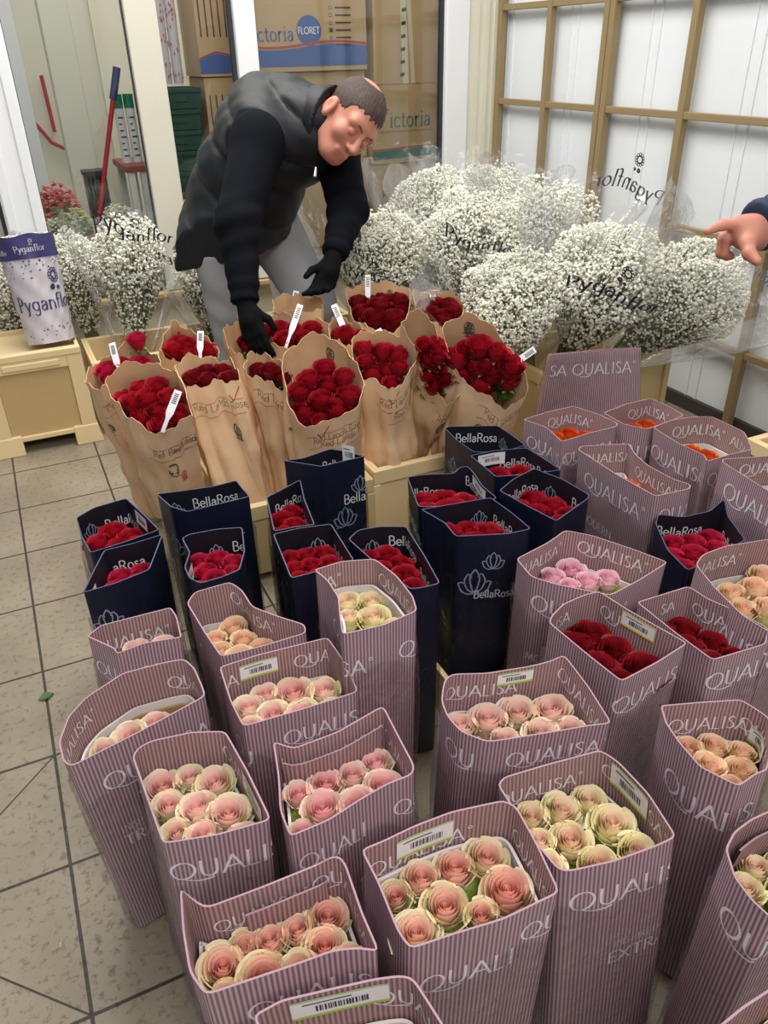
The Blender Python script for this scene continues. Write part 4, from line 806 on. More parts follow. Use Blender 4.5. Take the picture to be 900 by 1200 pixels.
# key: (rose material, rose words, short place, label, family)
SPEC = {
'Q1': ('r_blush', 'blush rose', 'small mauve sleeve below left navy sleeves', 'small mauve lettered sleeve with low roses, just in front of the left navy sleeves'),
'Q2': ('r_peach', 'peach rose', 'mauve sleeve with curled right wall', 'mauve sleeve of peach roses with a curled right wall, in front of a lotus sleeve'),
'Q3': ('r_cream', 'pale cream rose', 'tall mauve sleeve amid navy sleeves', 'tall mauve sleeve of pale cream roses rising in front of the middle navy sleeves'),
'Q4': ('r_pink', 'light pink rose', 'leftmost mauve sleeve beside bare floor', 'large leftmost mauve sleeve standing on bare floor, few roses sunk behind white liner'),
'Q5': ('r_pink', 'pink cream rose', 'mauve sleeve with level green-edged label', 'mauve sleeve with a level green-edged label inside, right of the leftmost mauve sleeve'),
'Q6': ('r_pink', 'pink green-edged rose', 'mauve sleeve packed with green-edged roses', 'open mauve sleeve packed with nine pink green-edged roses, label on its right wall'),
'Q7': ('r_rose', 'pink rose', 'mauve sleeve with folded inner flap', 'mauve sleeve of pink roses with a folded inner flap along its back wall'),
'Q8': ('r_salmon', 'salmon pink rose', 'mauve sleeve with pointed left corner', 'mauve sleeve of salmon roses with a pointed left corner, lowest full one in front'),
'Q9': (None, '', '', 'mauve sleeve with a long label, cut off by the bottom edge of the view'),
'Q10': ('r_salmon', 'salmon rose with cream edge', 'foremost mauve sleeve lined with brown card', 'foremost wide mauve sleeve of salmon roses in brown card, long label inside'),
'Q11': ('r_blush', 'dusty blush rose', 'broad mauve sleeve with peaked corner', 'broad mauve sleeve of dusty blush roses with a peaked back corner and small label'),
'Q12': ('r_cream', 'cream yellow rose', 'tall mauve sleeve of cream roses', 'tall front mauve sleeve of cream yellow roses, slanting label on its right wall'),
'Q13': ('r_peach', 'flat peach rose', 'right mauve sleeve with half-hidden label', 'mauve sleeve of flattened peach roses with half-hidden label at the right edge'),
'Q14': ('r_cream', 'yellow cream rose', 'mauve sleeve cut by right edge', 'mauve sleeve of yellow cream roses cut by the right edge, double back wall'),
'Q25': ('r_cream', 'yellow cream rose', 'sleeve in bottom right corner', 'mauve sleeve peeking in at the bottom right corner of the view'),
'Q15': ('r_dark', 'dark red rose', 'mauve sleeve with yellow-edged label', 'mauve sleeve of dark red roses with a yellow-edged label inside'),
'Q16': ('r_dark', 'deep burgundy rose', 'mauve sleeve right of yellow-edged label', 'mauve sleeve of deep burgundy roses without label, right of the yellow-labelled one'),
'Q17': ('r_hotpink', 'soft pink rose', 'wide mauve sleeve of soft pink roses', 'wide mauve sleeve of soft pink petals in white liner, behind the dark red roses'),
'Q18': ('r_peach', 'apricot rose', 'right mauve sleeve of apricot roses', 'mauve sleeve of large apricot roses at the right edge behind the burgundy ones'),
'Q19': ('r_orange', 'orange rose', 'mauve sleeve nearest of orange ones', 'tall mauve sleeve of orange roses, foremost of the orange ones'),
'Q20': ('r_orange', 'orange red rose', 'mauve sleeve beside rear navy sleeves', 'mauve sleeve of orange red roses with notched rim, right of the rear navy sleeves'),
'Q21': ('r_orange', 'flame orange rose', 'middle rear mauve sleeve', 'mauve sleeve of flame orange roses, middle of the rear row before the wooden crate'),
'Q22': ('r_orange', 'bright orange rose', 'big rear mauve sleeve on the right', 'big mauve sleeve with white liner and a few bright orange roses, right in rear row'),
'Q23': (None, '', '', 'mauve sleeve at the right edge beside a cream crate, contents out of sight'),
'Q24': (None, '', '', 'closed shiny mauve sleeve standing rearmost against the gypsophila crate'),
'B1': ('r_scarlet', 'scarlet rose', 'leftmost rear navy sleeve', 'navy lotus sleeve of scarlet roses with white label, leftmost beside the tiles'),
'B2': ('r_crimson', 'crimson rose', 'leftmost front navy sleeve', 'navy sleeve of crimson roses with folded corner, in front of the leftmost one'),
'B3': ('r_dark', 'dark red rose', 'deep navy sleeve below kraft bunches', 'deep navy sleeve showing almost no roses, just below the kraft bunches on left'),
'B4': ('r_crimson', 'pinkish crimson rose', 'navy sleeve with big inside lotus', 'navy sleeve of pinkish crimson roses with a big lotus printed inside its back wall'),
'B5': ('r_red', 'red rose', 'narrow middle navy sleeve', 'narrow navy sleeve of red roses between two others, left of the tall one'),
'B6': ('r_scarlet', 'scarlet rose', 'square navy sleeve left of tall mauve', 'square navy sleeve of nine scarlet roses, left of the tall mauve sleeve'),
'B7': ('r_red', 'red rose', 'long navy sleeve behind tall mauve', 'long black-navy sleeve of red roses right behind the tall mauve sleeve'),
'B8': ('r_dark', 'dark red rose', 'tall navy sleeve with paper slip', 'tall navy sleeve seen from outside with a white paper slip on its rim'),
'B9': ('r_scarlet', 'scarlet open rose', 'navy sleeve with bump in rim', 'navy sleeve of wide open scarlet roses with a bump in its back rim'),
'B10': ('r_red', 'deep red rose', 'large front navy sleeve in film', 'large navy sleeve in black-looking film with a lotus outside, front of the right group'),
'B11': (None, '', '', 'rearmost navy sleeve with nothing showing over its rim, below the kraft bunches'),
'B12': ('r_red', 'red rose', 'navy sleeve with wide white label', 'low navy sleeve with a wide white label inside, before the rearmost navy one'),
'B13': ('r_red', 'vivid red rose', 'diamond-set navy sleeve', 'navy sleeve of red roses turned like a diamond, beside the orange rose sleeves'),
'B14': ('r_crimson', 'crimson rose', 'navy sleeve alone among mauve ones', 'navy sleeve of crimson roses with a spiked corner, alone among mauve ones'),
}
MOD_IN, _ = strokes('MODERN', 'roman')
TXT = {k: strokes(k, 'light' if k == 'INSPIRED' else 'roman')[0] for k in ('INSPIRED', 'TRADITION', 'EXTRA', 'MODERN')}
HANDW, _ = strokes('Red Lands Roses', 'hand')
def foot_of(cx, cy, k, z):
    return lambda p, c: (cx + (p.x - c.x) * k, cy + (p.y - c.y) * k, z)
def write_print(S, mb, key, mats):
    for side, x, y, d, size, what in PRINT.get(key, ()):
        u0 = S.near(x, y)
        if what == 'Q': S.write(mb, scaled(QUAL_R, size), side, u0, d + size * .5, mats['Q'])
        elif what == 'B': S.write(mb, scaled(BELLA, size), side, u0, d + size * .5, mats['B'])
        elif what == 'lotus': S.write(mb, scaled(LOTUS, size), side, u0, d + size * .4, mats['lotus'])
        elif what[:2] == 'QU': S.write(mb, scaled(strokes(what)[0], size), side, u0, d + size * .5, mats['Q'])
        elif what[:2] == 't:': S.write(mb, scaled(strokes(what[2:])[0], size), side, u0, d + size * .5, mats['Q'])
        elif what[:2] == 'b:': S.write(mb, scaled(strokes(what[2:], 'sans')[0], size), side, u0, d + size * .5, mats['B'])
        elif what in TXT: S.write(mb, scaled(TXT[what], size), side, u0, d + size * .5, mats['Q'])
        elif what == 'hand':
            S.write(mb, scaled(HANDW, size), side, u0, d + size * .5, mats['ink'])
            for dd in (-.012, .026): S.write(mb, [([(-.02 + .012 * i, 0) for i in range(16)], .0007, .0007)], side, u0, d + dd, mats['red'])
        elif what == 'stamp': S.write(mb, scaled(STAMP, size), side, u0, d + size * .5, mats['ink'])
        elif what == 'rstamp': S.write(mb, scaled(STAMP, size * .7), side, u0, d + size * .5, mats['red'])
        elif what == 'tick': S.write(mb, [([(0, .02), (.012, 0)], .0016, .0016), ([(.012, 0), (.035, .034)], .0016, .0016)], side, u0, d, mats['red'])
def rose_box(key):
    Z, rim, roses = BOXES[key]
    rm, words, place, label = SPEC[key]
    mauve = key[0] == 'Q'
    c = sum((Vector(p) for p in rim), Vector()) / len(rim)
    k = .965; dx = dy = 0.0
    if key == 'Q12': k, dx = 1.06, .035
    if key == 'Q4': k, dx, dy = .9, .012, .02
    S = Shell(rim, foot_of(c.x + dx, c.y + dy, k, .006), seed=sum(map(ord, key)))
    root = empty('rose_box', (c.x, c.y, 0))
    fam = 'mauve corrugated sleeves of roses' if mauve else 'navy corrugated sleeves of red roses'
    tag(root, label, 'flower sleeve', fam)
    inv = Matrix.Translation(-root.location)
    lv = (0, .06, .14, .24, .4, .6, .8, 1.0)
    mb = MB(); S.mesh(mb, lv, .41)
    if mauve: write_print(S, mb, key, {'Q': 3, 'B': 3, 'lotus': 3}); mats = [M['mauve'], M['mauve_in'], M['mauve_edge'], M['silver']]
    else: write_print(S, mb, key, {'Q': 3, 'B': 3, 'lotus': 4}); mats = [M['navy'], M['navy_in'], M['navy_edge'], M['white_print'], M['lotus_print']]
    if key in FLAPS:                                                # folded-in strip of the same paper
        (ax, ay), (bx, by), d0, d1 = FLAPS[key]
        u0, u1 = S.near(ax, ay), S.near(bx, by); n = 14
        if u1 < u0: u1 += S.u[-1]
        V, UV = [], []
        for i in range(n + 1):
            u = u0 + (u1 - u0) * i / n
            for d, o in ((d0, -.015), (d1, -.0095), (d1, -.0075), (d0, -.0125)): V.append(S.pt(u, d, o)); UV.append((u, d))
        F = []
        for i in range(n):
            a = 4 * i
            F += [(a, a + 1, a + 5, a + 4), (a + 2, a + 3, a + 7, a + 6), (a + 3, a, a + 4, a + 7)]
        b0 = mb.add(V, F, 1, UV, False)
        for j in range(2, len(F), 3): mb.m[len(mb.m) - len(F) + j] = 2
    sleeve = o = mb.build('paper_sleeve', mats, root); o.matrix_basis = inv
    drop = .055 if mauve else .05
    if roses or key in ('Q9', 'Q23', 'B11', 'B3'):
        inner = [p + (Vector((S.c.x, S.c.y, p.z)) - p) * .07 for p in S.R]
        zb = min(p[2] for p in roses) if roses else Z - .1
        if mauve:
            ztop = {'Q4': Z - .075, 'Q10': Z - .062, 'Q3': Z - .052}.get(key, Z - drop - .022)
            def nested(name, mat, o0, o1, z0, th):
                t0 = lambda i: (S.R[i].z - z0) / (S.R[i].z - S.F[i].z)
                L = Shell([S.at(i, t0(i), -o0) for i in range(S.n)], lambda p, c: p, th=th)
                L.F = [S.at(i, min(.9, t0(i) + .3), -o1) for i in range(S.n)]
                m2 = MB(); L.mesh(m2, (0, .3, 1), 1.0, (0, 0, 0)); nested_o = m2.build(name, M[mat], root); nested_o.matrix_basis = inv
            nested('liner', 'liner', .006, .009, ztop, .0035)
            if key in ('Q4', 'Q10', 'Q9'): nested('card_insert', 'card', .014, .017, ztop - .012, .004)
        m3 = MB()                                                   # leaves pressed between the stems
        rings = 5; n = 40; Q = resample([(p.x, p.y, 0) for p in inner], n); lz = .022 if mauve else .03; V = [(S.c.x, S.c.y, zb - lz)]
        for r in range(1, rings + 1):
            for p in Q: V.append((S.c.x + (p.x - S.c.x) * r / rings * .93, S.c.y + (p.y - S.c.y) * r / rings * .93, zb - lz + random.uniform(-.012, .008)))
        F = [(0, 1 + i, 1 + (i + 1) % n) for i in range(n)]
        for r in range(rings - 1):
            for i in range(n): F.append((1 + r * n + i, 1 + (r + 1) * n + i, 1 + (r + 1) * n + (i + 1) % n, 1 + r * n + (i + 1) % n))
        m3.add(V, F, 0); o = m3.build('leaf_layer', M['lime_leaf' if mauve else 'leaf'], root); o.matrix_basis = inv; tag(o, kind='stuff')
    for side, x, y, d, L_, H_, edge in STICKERS.get(key, ()):
        price_label(S, side, S.near(x, y), d, L_, H_, edge, sleeve)
    fm = MB(); n = S.n                                              # clear film drawn up around the sleeve
    rnd = random.Random(len(key) + n); ph = [rnd.uniform(0, 6.28) for _ in range(3)]
    lvl = (.16, .3, .5, .75, .985); V = []
    for j, t in enumerate(lvl):
        for i in range(n):
            wv = .0035 + .0025 * math.sin(9 * 2 * PI * i / n + ph[0] + 5 * t) + .002 * math.sin(17 * 2 * PI * i / n + ph[1] - 7 * t)
            V.append(S.at(i, t + (.03 * math.sin(5 * 2 * PI * i / n + ph[2]) if j == 0 else 0), .0022 + max(wv, 0)))
    fm.add(V, [(j * n + i, j * n + (i + 1) % n, (j + 1) * n + (i + 1) % n, (j + 1) * n + i) for j in range(len(lvl) - 1) for i in range(n)], 0, smooth=True)
    o = fm.build('film_wrap', M['film'], root); o.matrix_basis = inv
    if roses:
        sp = spot_words(roses)
        Q = [[x, y, z, max(d, .036)] for x, y, z, d in roses]
        for _ in range(30):                                         # settle: no bloom inside another or through the paper
            for a in range(len(Q)):
                for b_ in range(a):
                    A, B = Q[a], Q[b_]; dx_, dy_ = A[0] - B[0], A[1] - B[1]; L_ = math.hypot(dx_, dy_) or 1e-6; gap = .50 * (A[3] + B[3]) - L_
                    if gap > 0:
                        A[0] += dx_ / L_ * gap * .4; A[1] += dy_ / L_ * gap * .4; B[0] -= dx_ / L_ * gap * .4; B[1] -= dy_ / L_ * gap * .4
            for A in Q:
                ring = [S.at(q, (S.R[q].z - A[2]) / (S.R[q].z - S.F[q].z)) for q in range(0, S.n, 2)]
                q = min(range(len(ring)), key=lambda k_: (ring[k_].x - A[0]) ** 2 + (ring[k_].y - A[1]) ** 2)
                gap = (Vector(A[:2]) - ring[q].xy).dot(-S.N[q * 2].xy); need = .60 * A[3] + .004
                if gap < need: A[0] -= S.N[q * 2].x * (need - gap); A[1] -= S.N[q * 2].y * (need - gap)
        for i, (x, y, z, d) in enumerate(Q):
            lab = ('%s, %s, in %s' % (words, sp[i], place)) if sp[i] != 'single' else '%s in %s' % (words, place)
            put_rose((x, y, z), d, rm, lab, 'roses in the ' + place, vs=(0, 1, 2, 3, 4) if mauve else (0, 1, 2, 3, 4, 1), sz=1.08)
FLAPS = {'Q7': ((.3405, -.005), (.5287, -.03), .022, .085), 'Q8': ((.236, -.23), (.356, -.19), .02, .075), 'Q14': ((.79, -.36), (.99, -.38), .02, .08)}
for _k in BOXES: rose_box(_k)
def closed_sleeve():
    rim = [(1.565, 1.035, .522), (1.755, .985, .524), (1.845, .955, .522), (1.842, .935, .526), (1.75, .955, .53), (1.560, 1.012, .528)]
    S = Shell(rim, lambda p, c: (c.x + (p.x - c.x) * .95, c.y + (p.y - c.y) * 3.2, .006), seed=3)
    root = tag(empty('rose_box', (1.7, .98, 0)), SPEC['Q24'][3], 'flower sleeve', 'mauve corrugated sleeves of roses')
    mb = MB(); S.mesh(mb, (0, .06, .2, .4, .7, 1), .2)
    S.write(mb, scaled(QUAL_R, .034), 'out', S.near(1.562, 1.012) - .075, .07, 3); S.write(mb, scaled(strokes('SA')[0], .034), 'out', S.near(1.562, 1.012) - .005, .07, 3)
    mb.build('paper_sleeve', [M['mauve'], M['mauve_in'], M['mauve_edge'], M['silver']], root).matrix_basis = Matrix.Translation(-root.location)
    fm = MB(); n = S.n
    V = [S.at(i, t, .003 + .002 * math.sin(i * .7 + 9 * t)) for t in (.015, .2, .5, .98) for i in range(n)]
    fm.add(V, [(j * n + i, j * n + (i + 1) % n, (j + 1) * n + (i + 1) % n, (j + 1) * n + i) for j in range(3) for i in range(n)], 0, smooth=True)
    fm.build('film_wrap', M['film'], root).matrix_basis = Matrix.Translation(-root.location)
closed_sleeve()

# ------------------------------------------------------------------ kraft-wrapped red roses
KSPEC = {
'K13': ('r_red', 'biggest kraft bunch at right', 'large kraft bunch of open red roses with leaf, rightmost, tag sticking out'),
'K11': ('r_red', 'tagged kraft bunch in the centre', 'kraft bunch of red roses with tilted tag, centre, front fold creased'),
'K12': ('r_red', 'narrow kraft bunch beside the biggest', 'narrow kraft bunch of red roses squeezed beside the biggest one'),
'K6': ('r_red', 'kraft bunch with stamped inner flap', 'kraft bunch of red roses with stamped inner back flap, behind the tall navy sleeve'),
'K2': ('r_scarlet', 'front left kraft bunch', 'front left kraft bunch of scarlet roses with a white loop tag, split front'),
'K1': ('r_crimson', 'leftmost kraft bunch', 'leftmost kraft bunch with one rose standing proud and a white tag'),
'K3': ('r_scarlet', 'kraft bunch with upright tag', 'kraft bunch of flat scarlet roses with an upright tag, second from left'),
'K4': ('r_dark', 'kraft bunch with broad smooth front', 'kraft bunch with broad smooth lettered front and dark stamp'),
'K5': ('r_dark', 'slim kraft bunch with pointed rim', 'slim lettered kraft bunch with pointed right rim and dark stamp'),
'K7': ('r_red', 'kraft bunch with long white tag', 'kraft bunch of red roses with a long white tag, below the gloved hand'),
'K8': ('r_dark', 'crumpled little kraft bunch', 'crumpled little kraft bunch almost closed, below the left glove'),
'K14': ('r_red', 'low kraft bunch behind folded flap', 'low kraft bunch behind the stamped flap with a thin white strip'),
'K9': ('r_dark', 'rear kraft bunch of tall buds', 'rear kraft bunch of tall dark red buds with high paper back'),
'K10': ('r_dark', 'rear right kraft bunch', 'rear right kraft bunch of dark red roses below the gypsophila'),
'K15': (None, '', 'small kraft paper bunch without visible roses, between the legs and hands'),
}
def kraft(key):
    Z, rim, roses, base = BUNCHES[key]
    rm, place, label = KSPEC[key]
    n = 112
    rr = resample(rim, n); rnd = random.Random(sum(map(ord, key)))
    c = sum(rr, Vector()) / n
    ph = [rnd.uniform(0, 6.28) for _ in range(4)]
    zmax, zmin = max(p.z for p in rr), min(p.z for p in rr)
    rim2 = []
    for i, p in enumerate(rr):
        a = 2 * PI * i / n
        z = p.z + .006 * math.sin(4 * a + ph[0]) + .006 * math.sin(9 * a + ph[1]) + .004 * math.sin(23 * a + ph[2]) + rnd.uniform(-.002, .002)
        back = (p.y - c.y) / max(.05, max(q.y for q in rr) - c.y)
        rim2.append((p.x, p.y, z + (.02 * back if back > 0 else 0)))
    rad = {'K4': .085, 'K2': .055, 'K13': .08, 'K6': .075, 'K11': .07}.get(key, .062) if key not in ('K8', 'K15', 'K14', 'K5') else .045
    def foot(p, cc):
        d = Vector((p.x - cc.x, p.y - cc.y, 0)); d = d.normalized() if d.length else d
        return (base[0] + d.x * rad, base[1] + d.y * rad, .03)
    S = Shell(rim2, foot, n=n, th=.0012, wob=.019, seed=len(key) + ord(key[-1]))
    root = tag(empty('kraft_bouquet', (base[0], base[1], 0)), label, 'bouquet wrap', 'kraft-wrapped bunches of red roses')
    inv = Matrix.Translation(-root.location)
    mb = MB(); S.mesh(mb, [0, .02, .05] + [.08 + .04 * q for q in range(24)], .56, smooth=True)
    write_print(S, mb, key, {'ink': 3, 'red': 4, 'Q': 3})
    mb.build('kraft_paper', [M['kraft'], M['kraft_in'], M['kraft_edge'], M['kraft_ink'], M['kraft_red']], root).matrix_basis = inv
    if key in STRIP_TAGS:
        a, b_ = Vector(STRIP_TAGS[key][0]), Vector(STRIP_TAGS[key][1])
        t = MB(); d = (b_ - a).normalized(); a = a - d * .05; side = d.cross(Vector((.36, .78, -.3))).normalized() * .0095
        nb = 6; V = []
        for i in range(nb + 1):
            q = i / nb; p = a.lerp(b_, q) + Vector((.36, .78, 0)) * (-.008 * math.sin(PI * q))
            V += [p - side * (.5 if q < .5 else 1), p + side * (.5 if q < .5 else 1)]
        t.add(V, [(2 * i, 2 * i + 1, 2 * i + 3, 2 * i + 2) for i in range(nb)], 0)
        t.add([v + Vector((0.0006, .0012, 0)) for v in V], [(2 * i + 2, 2 * i + 3, 2 * i + 1, 2 * i) for i in range(nb)], 0)
        for q in (.72, .76, .80, .84, .88, .92):
            p = a.lerp(b_, q) + Vector((.36, .78, 0)) * (-.008 * math.sin(PI * q)) - Vector((.0004, .0012, 0))
            t.add([p - side * .6, p + side * .6, p + side * .6 + d * .0022, p - side * .6 + d * .0022], [(0, 1, 2, 3)], 1)
        t.build('price_tag', [M['sticker'], M['ink']], root).matrix_basis = inv
    if rm:
        sp = spot_words(roses)
        Q = [[x, y, z, max(d, .045)] for x, y, z, d in roses]
        for _ in range(20):
            for a_ in range(len(Q)):
                for b_ in range(a_):
                    A, B = Q[a_], Q[b_]; dx_, dy_ = A[0] - B[0], A[1] - B[1]; L_ = math.hypot(dx_, dy_) or 1e-6; gap = .46 * (A[3] + B[3]) - math.sqrt(L_ * L_ + (A[2] - B[2]) ** 2)
                    if gap > 0:
                        A[0] += dx_ / L_ * gap * .4; A[1] += dy_ / L_ * gap * .4; B[0] -= dx_ / L_ * gap * .4; B[1] -= dy_ / L_ * gap * .4
            for A in Q:
                q = min(range(n), key=lambda k_: (S.R[k_].x - A[0]) ** 2 + (S.R[k_].y - A[1]) ** 2)
                gap = (Vector(A[:2]) - S.R[q].xy).dot(-S.N[q].xy); need = .56 * A[3] + .004
                if gap < need: A[0] -= S.N[q].x * (need - gap); A[1] -= S.N[q].y * (need - gap)
        for i, (x, y, z, d) in enumerate(Q):
            words = 'red rose' if rm == 'r_red' else ('scarlet rose' if rm == 'r_scarlet' else ('crimson rose' if rm == 'r_crimson' else 'dark red rose'))
            zz = z + (.055 if key == 'K1' and i == 3 else 0)
            put_rose((x, y, zz), max(d, .045), rm, ('%s, %s, in %s' % (words, sp[i], place)) if sp[i] != 'single' else '%s in %s' % (words, place), 'roses in the ' + place,
                     lean=((x - base[0]) / .6, (y - base[1]) / .6), vs=(0, 3, 5, 0, 1), sz=1.04)
for _k in BUNCHES: kraft(_k)

# ------------------------------------------------------------------ crates
def crate(x0, x1, y0, y1, z1, label, mat='crate', panel=False, low=False, group='cream plastic flower crates'):
    cx, cy = (x0 + x1) / 2, (y0 + y1) / 2; w, d = (x1 - x0) / 2, (y1 - y0) / 2
    root = tag(empty('flower_crate', (cx, cy, 0)), label, 'crate', group)
    b = MB(); t = .014; z0 = .02
    def wall(ax0, ay0, ax1, ay1): b.box((ax0, ay0, z0), (ax1, ay1, z1))
    if panel:
        pw, pa, pb = w * .70, .07, .318
        b.box((-w, -d, .05), (-pw, -d + .03, z1)); b.box((pw, -d, .05), (w, -d + .03, z1))
        b.box((-pw, -d, pb), (pw, -d + .03, z1)); b.box((-pw, -d, .05), (pw, -d + .03, pa))
        b.box((-w * .55, -d - .006, pb + .012), (w * .55, -d + .001, pb + .036))
        b.box((-w, -d - .004, z1 - .022), (w, -d + .03, z1 + .004))
        for s in (-1, 1):                                           # flared feet
            xa, xb = sorted((s * w * 1.08, s * w * .52))
            b.add([(xa, -d - .012, 0), (xb, -d - .012, 0), (xb, -d + .05, 0), (xa, -d + .05, 0), (xa + .0 if s > 0 else xa + .012, -d - .003, .075), (xb - .012 if s > 0 else xb, -d - .003, .075), (xb - .012 if s > 0 else xb, -d + .05, .075), (xa if s > 0 else xa + .012, -d + .05, .075)],
                  [(3, 2, 1, 0), (4, 5, 6, 7), (0, 1, 5, 4), (1, 2, 6, 5), (2, 3, 7, 6), (3, 0, 4, 7)], 0)
        wall(-w, -d + .03, -w + t, d); wall(w - t, -d + .03, w, d); wall(-w, d - t, w, d)
        b.box((-w + t, -d + .03, z1 - .03), (w - t, d - t, z1 - .018))
        b.build('crate_body', M[mat], root, bevel=.005)
        p = MB(); p.box((-pw + .001, -d + .012, pa + .001), (pw - .001, -d + .02, pb - .001)); p.build('recessed_panel', M['crate_in'], root)
        return root
    wall(-w, -d, w, -d + t); wall(-w, d - t, w, d); wall(-w, -d + t, -w + t, d - t); wall(w - t, -d + t, w, d - t)
    b.box((-w + t, -d + t, z0), (w - t, d - t, z0 + .006))
    r = .010                                                        # rim flange and corner ribs
    for a_, c_ in (((-w - r, -d - r, z1 - .045), (w + r, -d, z1)), ((-w - r, d, z1 - .045), (w + r, d + r, z1)), ((-w - r, -d, z1 - .045), (-w, d, z1)), ((w, -d, z1 - .045), (w + r, d, z1))): b.box(a_, c_)
    for sx in (-1, 1):
        for sy in (-1, 1):
            b.box((sx * w - .012, sy * d - .012, 0), (sx * w + .012, sy * d + .012, z1 - .046))
    if low:
        k = 0
    b.build('crate_body', M[mat], root, bevel=.003)
    return root
crate(-.035, .33, 2.245, 2.60, .385, 'cream crate with recessed front panel below the printed cylinder', panel=True)
crate(.37, .74, 2.30, 2.62, .30, 'cream crate right of the panelled one holding a lone gypsophila bunch')
crate(.555, .965, 1.03, 1.425, .25, 'cream crate under the front left kraft bunches', 'crate_old')
crate(.99, 1.40, 1.04, 1.44, .265, 'cream crate under the biggest kraft bunch', 'crate')
crate(.685, 1.125, 1.46, 1.71, .25, 'cream crate under the long-tagged kraft bunch', 'crate_old')
crate(1.155, 1.60, 1.46, 1.80, .25, 'cream crate under the rear kraft bunches', 'crate_old')
crate(.80, 1.17, 2.36, 2.68, .28, 'cream crate behind the right leg', 'crate_old')
crate(1.20, 1.52, 2.36, 2.68, .28, 'cream crate behind the left leg', 'crate_old')
crate(1.29, 1.60, 2.0, 2.30, .34, 'tan crate under the gypsophila beside the man', 'crate_old')
crate(1.66, 2.26, 1.74, 2.07, .36, 'tan crate behind the wooden-looking one, hidden under gypsophila', 'crate_old')
crate(1.74, 2.36, 2.37, 2.70, .36, 'tan crate in the corner under the rear gypsophila', 'crate_old')
crate(1.725, 2.285, 1.26, 1.62, .36, 'tan wooden-looking crate under the large gypsophila bunches', 'crate_old')
crate(2.05, 2.45, .25, .645, .30, 'cream crate at the right edge beside a mauve sleeve', 'crate')
def tray():
    root = tag(empty('flower_tray', (1.06, .555, 0)), 'low cream perforated tray under the right navy sleeves', 'tray')
    w, d, z = .24, .285, .12; b = MB()
    for a_, c_ in (((-w, -d, .0), (w, -d + .012, z)), ((-w, d - .012, 0), (w, d, z)), ((-w, -d + .012, 0), (-w + .012, d - .012, z)), ((w - .012, -d + .012, 0), (w, d - .012, z))): b.box(a_, c_)
    for k in range(14):                                             # perforated flange
        x = -w + .02 + k * .037
        b.box((x, -d - .016, z - .008), (x + .022, -d - .001, z)); b.box((x, d + .001, z - .008), (x + .022, d + .016, z))
    b.box((-w - .018, -d - .02, z - .008), (w + .018, -d - .0165, z)); b.box((-w - .018, d + .0165, z - .008), (w + .018, d + .02, z))
    b.build('tray_body', M['crate_old'], root, bevel=.002)
tray()

# ------------------------------------------------------------------ gypsophila
def floret_mesh(seed, n, L=.46, al=.52):
    rnd = random.Random(seed); mb = MB()
    cl = [(rnd.uniform(0, 6.28), rnd.random()) for _ in range(40)]
    V, F = [], []
    def puff(c, r):
        b = len(V); R = Matrix.Rotation(rnd.uniform(0, 6.28), 3, Vector((rnd.uniform(-1, 1), rnd.uniform(-1, 1), rnd.uniform(-1, 1))).normalized())
        for q in ((1, 0, 0), (-1, 0, 0), (0, 1, 0), (0, -1, 0), (0, 0, .75), (0, 0, -.75)):
            V.append(c + R @ Vector(q) * r * rnd.uniform(.75, 1.15))
        for f in ((0, 2, 4), (2, 1, 4), (1, 3, 4), (3, 0, 4), (2, 0, 5), (1, 2, 5), (3, 1, 5), (0, 3, 5)): F.append(tuple(b + i for i in f))
    tips = []
    for k in range(n):
        th = al * math.sqrt(rnd.random()); a = rnd.uniform(0, 2 * PI)
        bumps = .02 * math.sin(5 * a + th * 9) + .02 * math.sin(11 * th + 3 * a)
        top = L * (1 - .24 * (th / al) ** 2.6) + bumps * .7
        dist = top * (1 - (.5 + .28 * (th / al) ** 2) * rnd.random() ** (2.1 - .9 * (th / al) ** 2))
        d = Vector((math.sin(th) * math.cos(a), math.sin(th) * math.sin(a), math.cos(th)))
        p = d * dist; puff(p, rnd.uniform(.0042, .0070))
        if k % 6 == 0: tips.append(p)
    mb.add(V, F, 0)
    me = mb.build('florets', M['floret']); m1 = me.data; bpy.data.objects.remove(me)
    sb = MB()
    for p in tips:
        q = p * rnd.uniform(.35, .6); s = Vector((p.y, -p.x, 0)).normalized() * .0009 if p.xy.length else Vector((.0009, 0, 0)); u_ = s.cross(p).normalized() * .0009
        sb.add([q - s, q + s, p + s * .5, p - s * .5], [(0, 1, 2, 3)], 0); sb.add([q - u_, q + u_, p + u_ * .5, p - u_ * .5], [(0, 1, 2, 3)], 0)
    for k in range(46):
        a = rnd.uniform(0, 6.28); th = al * .8 * math.sqrt(rnd.random()); d = Vector((math.sin(th) * math.cos(a), math.sin(th) * math.sin(a), math.cos(th)))
        sb.tube([d * .0 + Vector((d.x * .06, d.y * .06, -.10)), d * .12, d * L * .62], [.0028, .0024, .0014], 4, 0, False)
    me = sb.build('stems', M['gyp_stem']); m2 = me.data; bpy.data.objects.remove(me)
    return m1, m2
GYP = [floret_mesh(31 + i, 5200) for i in range(3)]
GYP_LONG = floret_mesh(77, 3600, .46, .34)
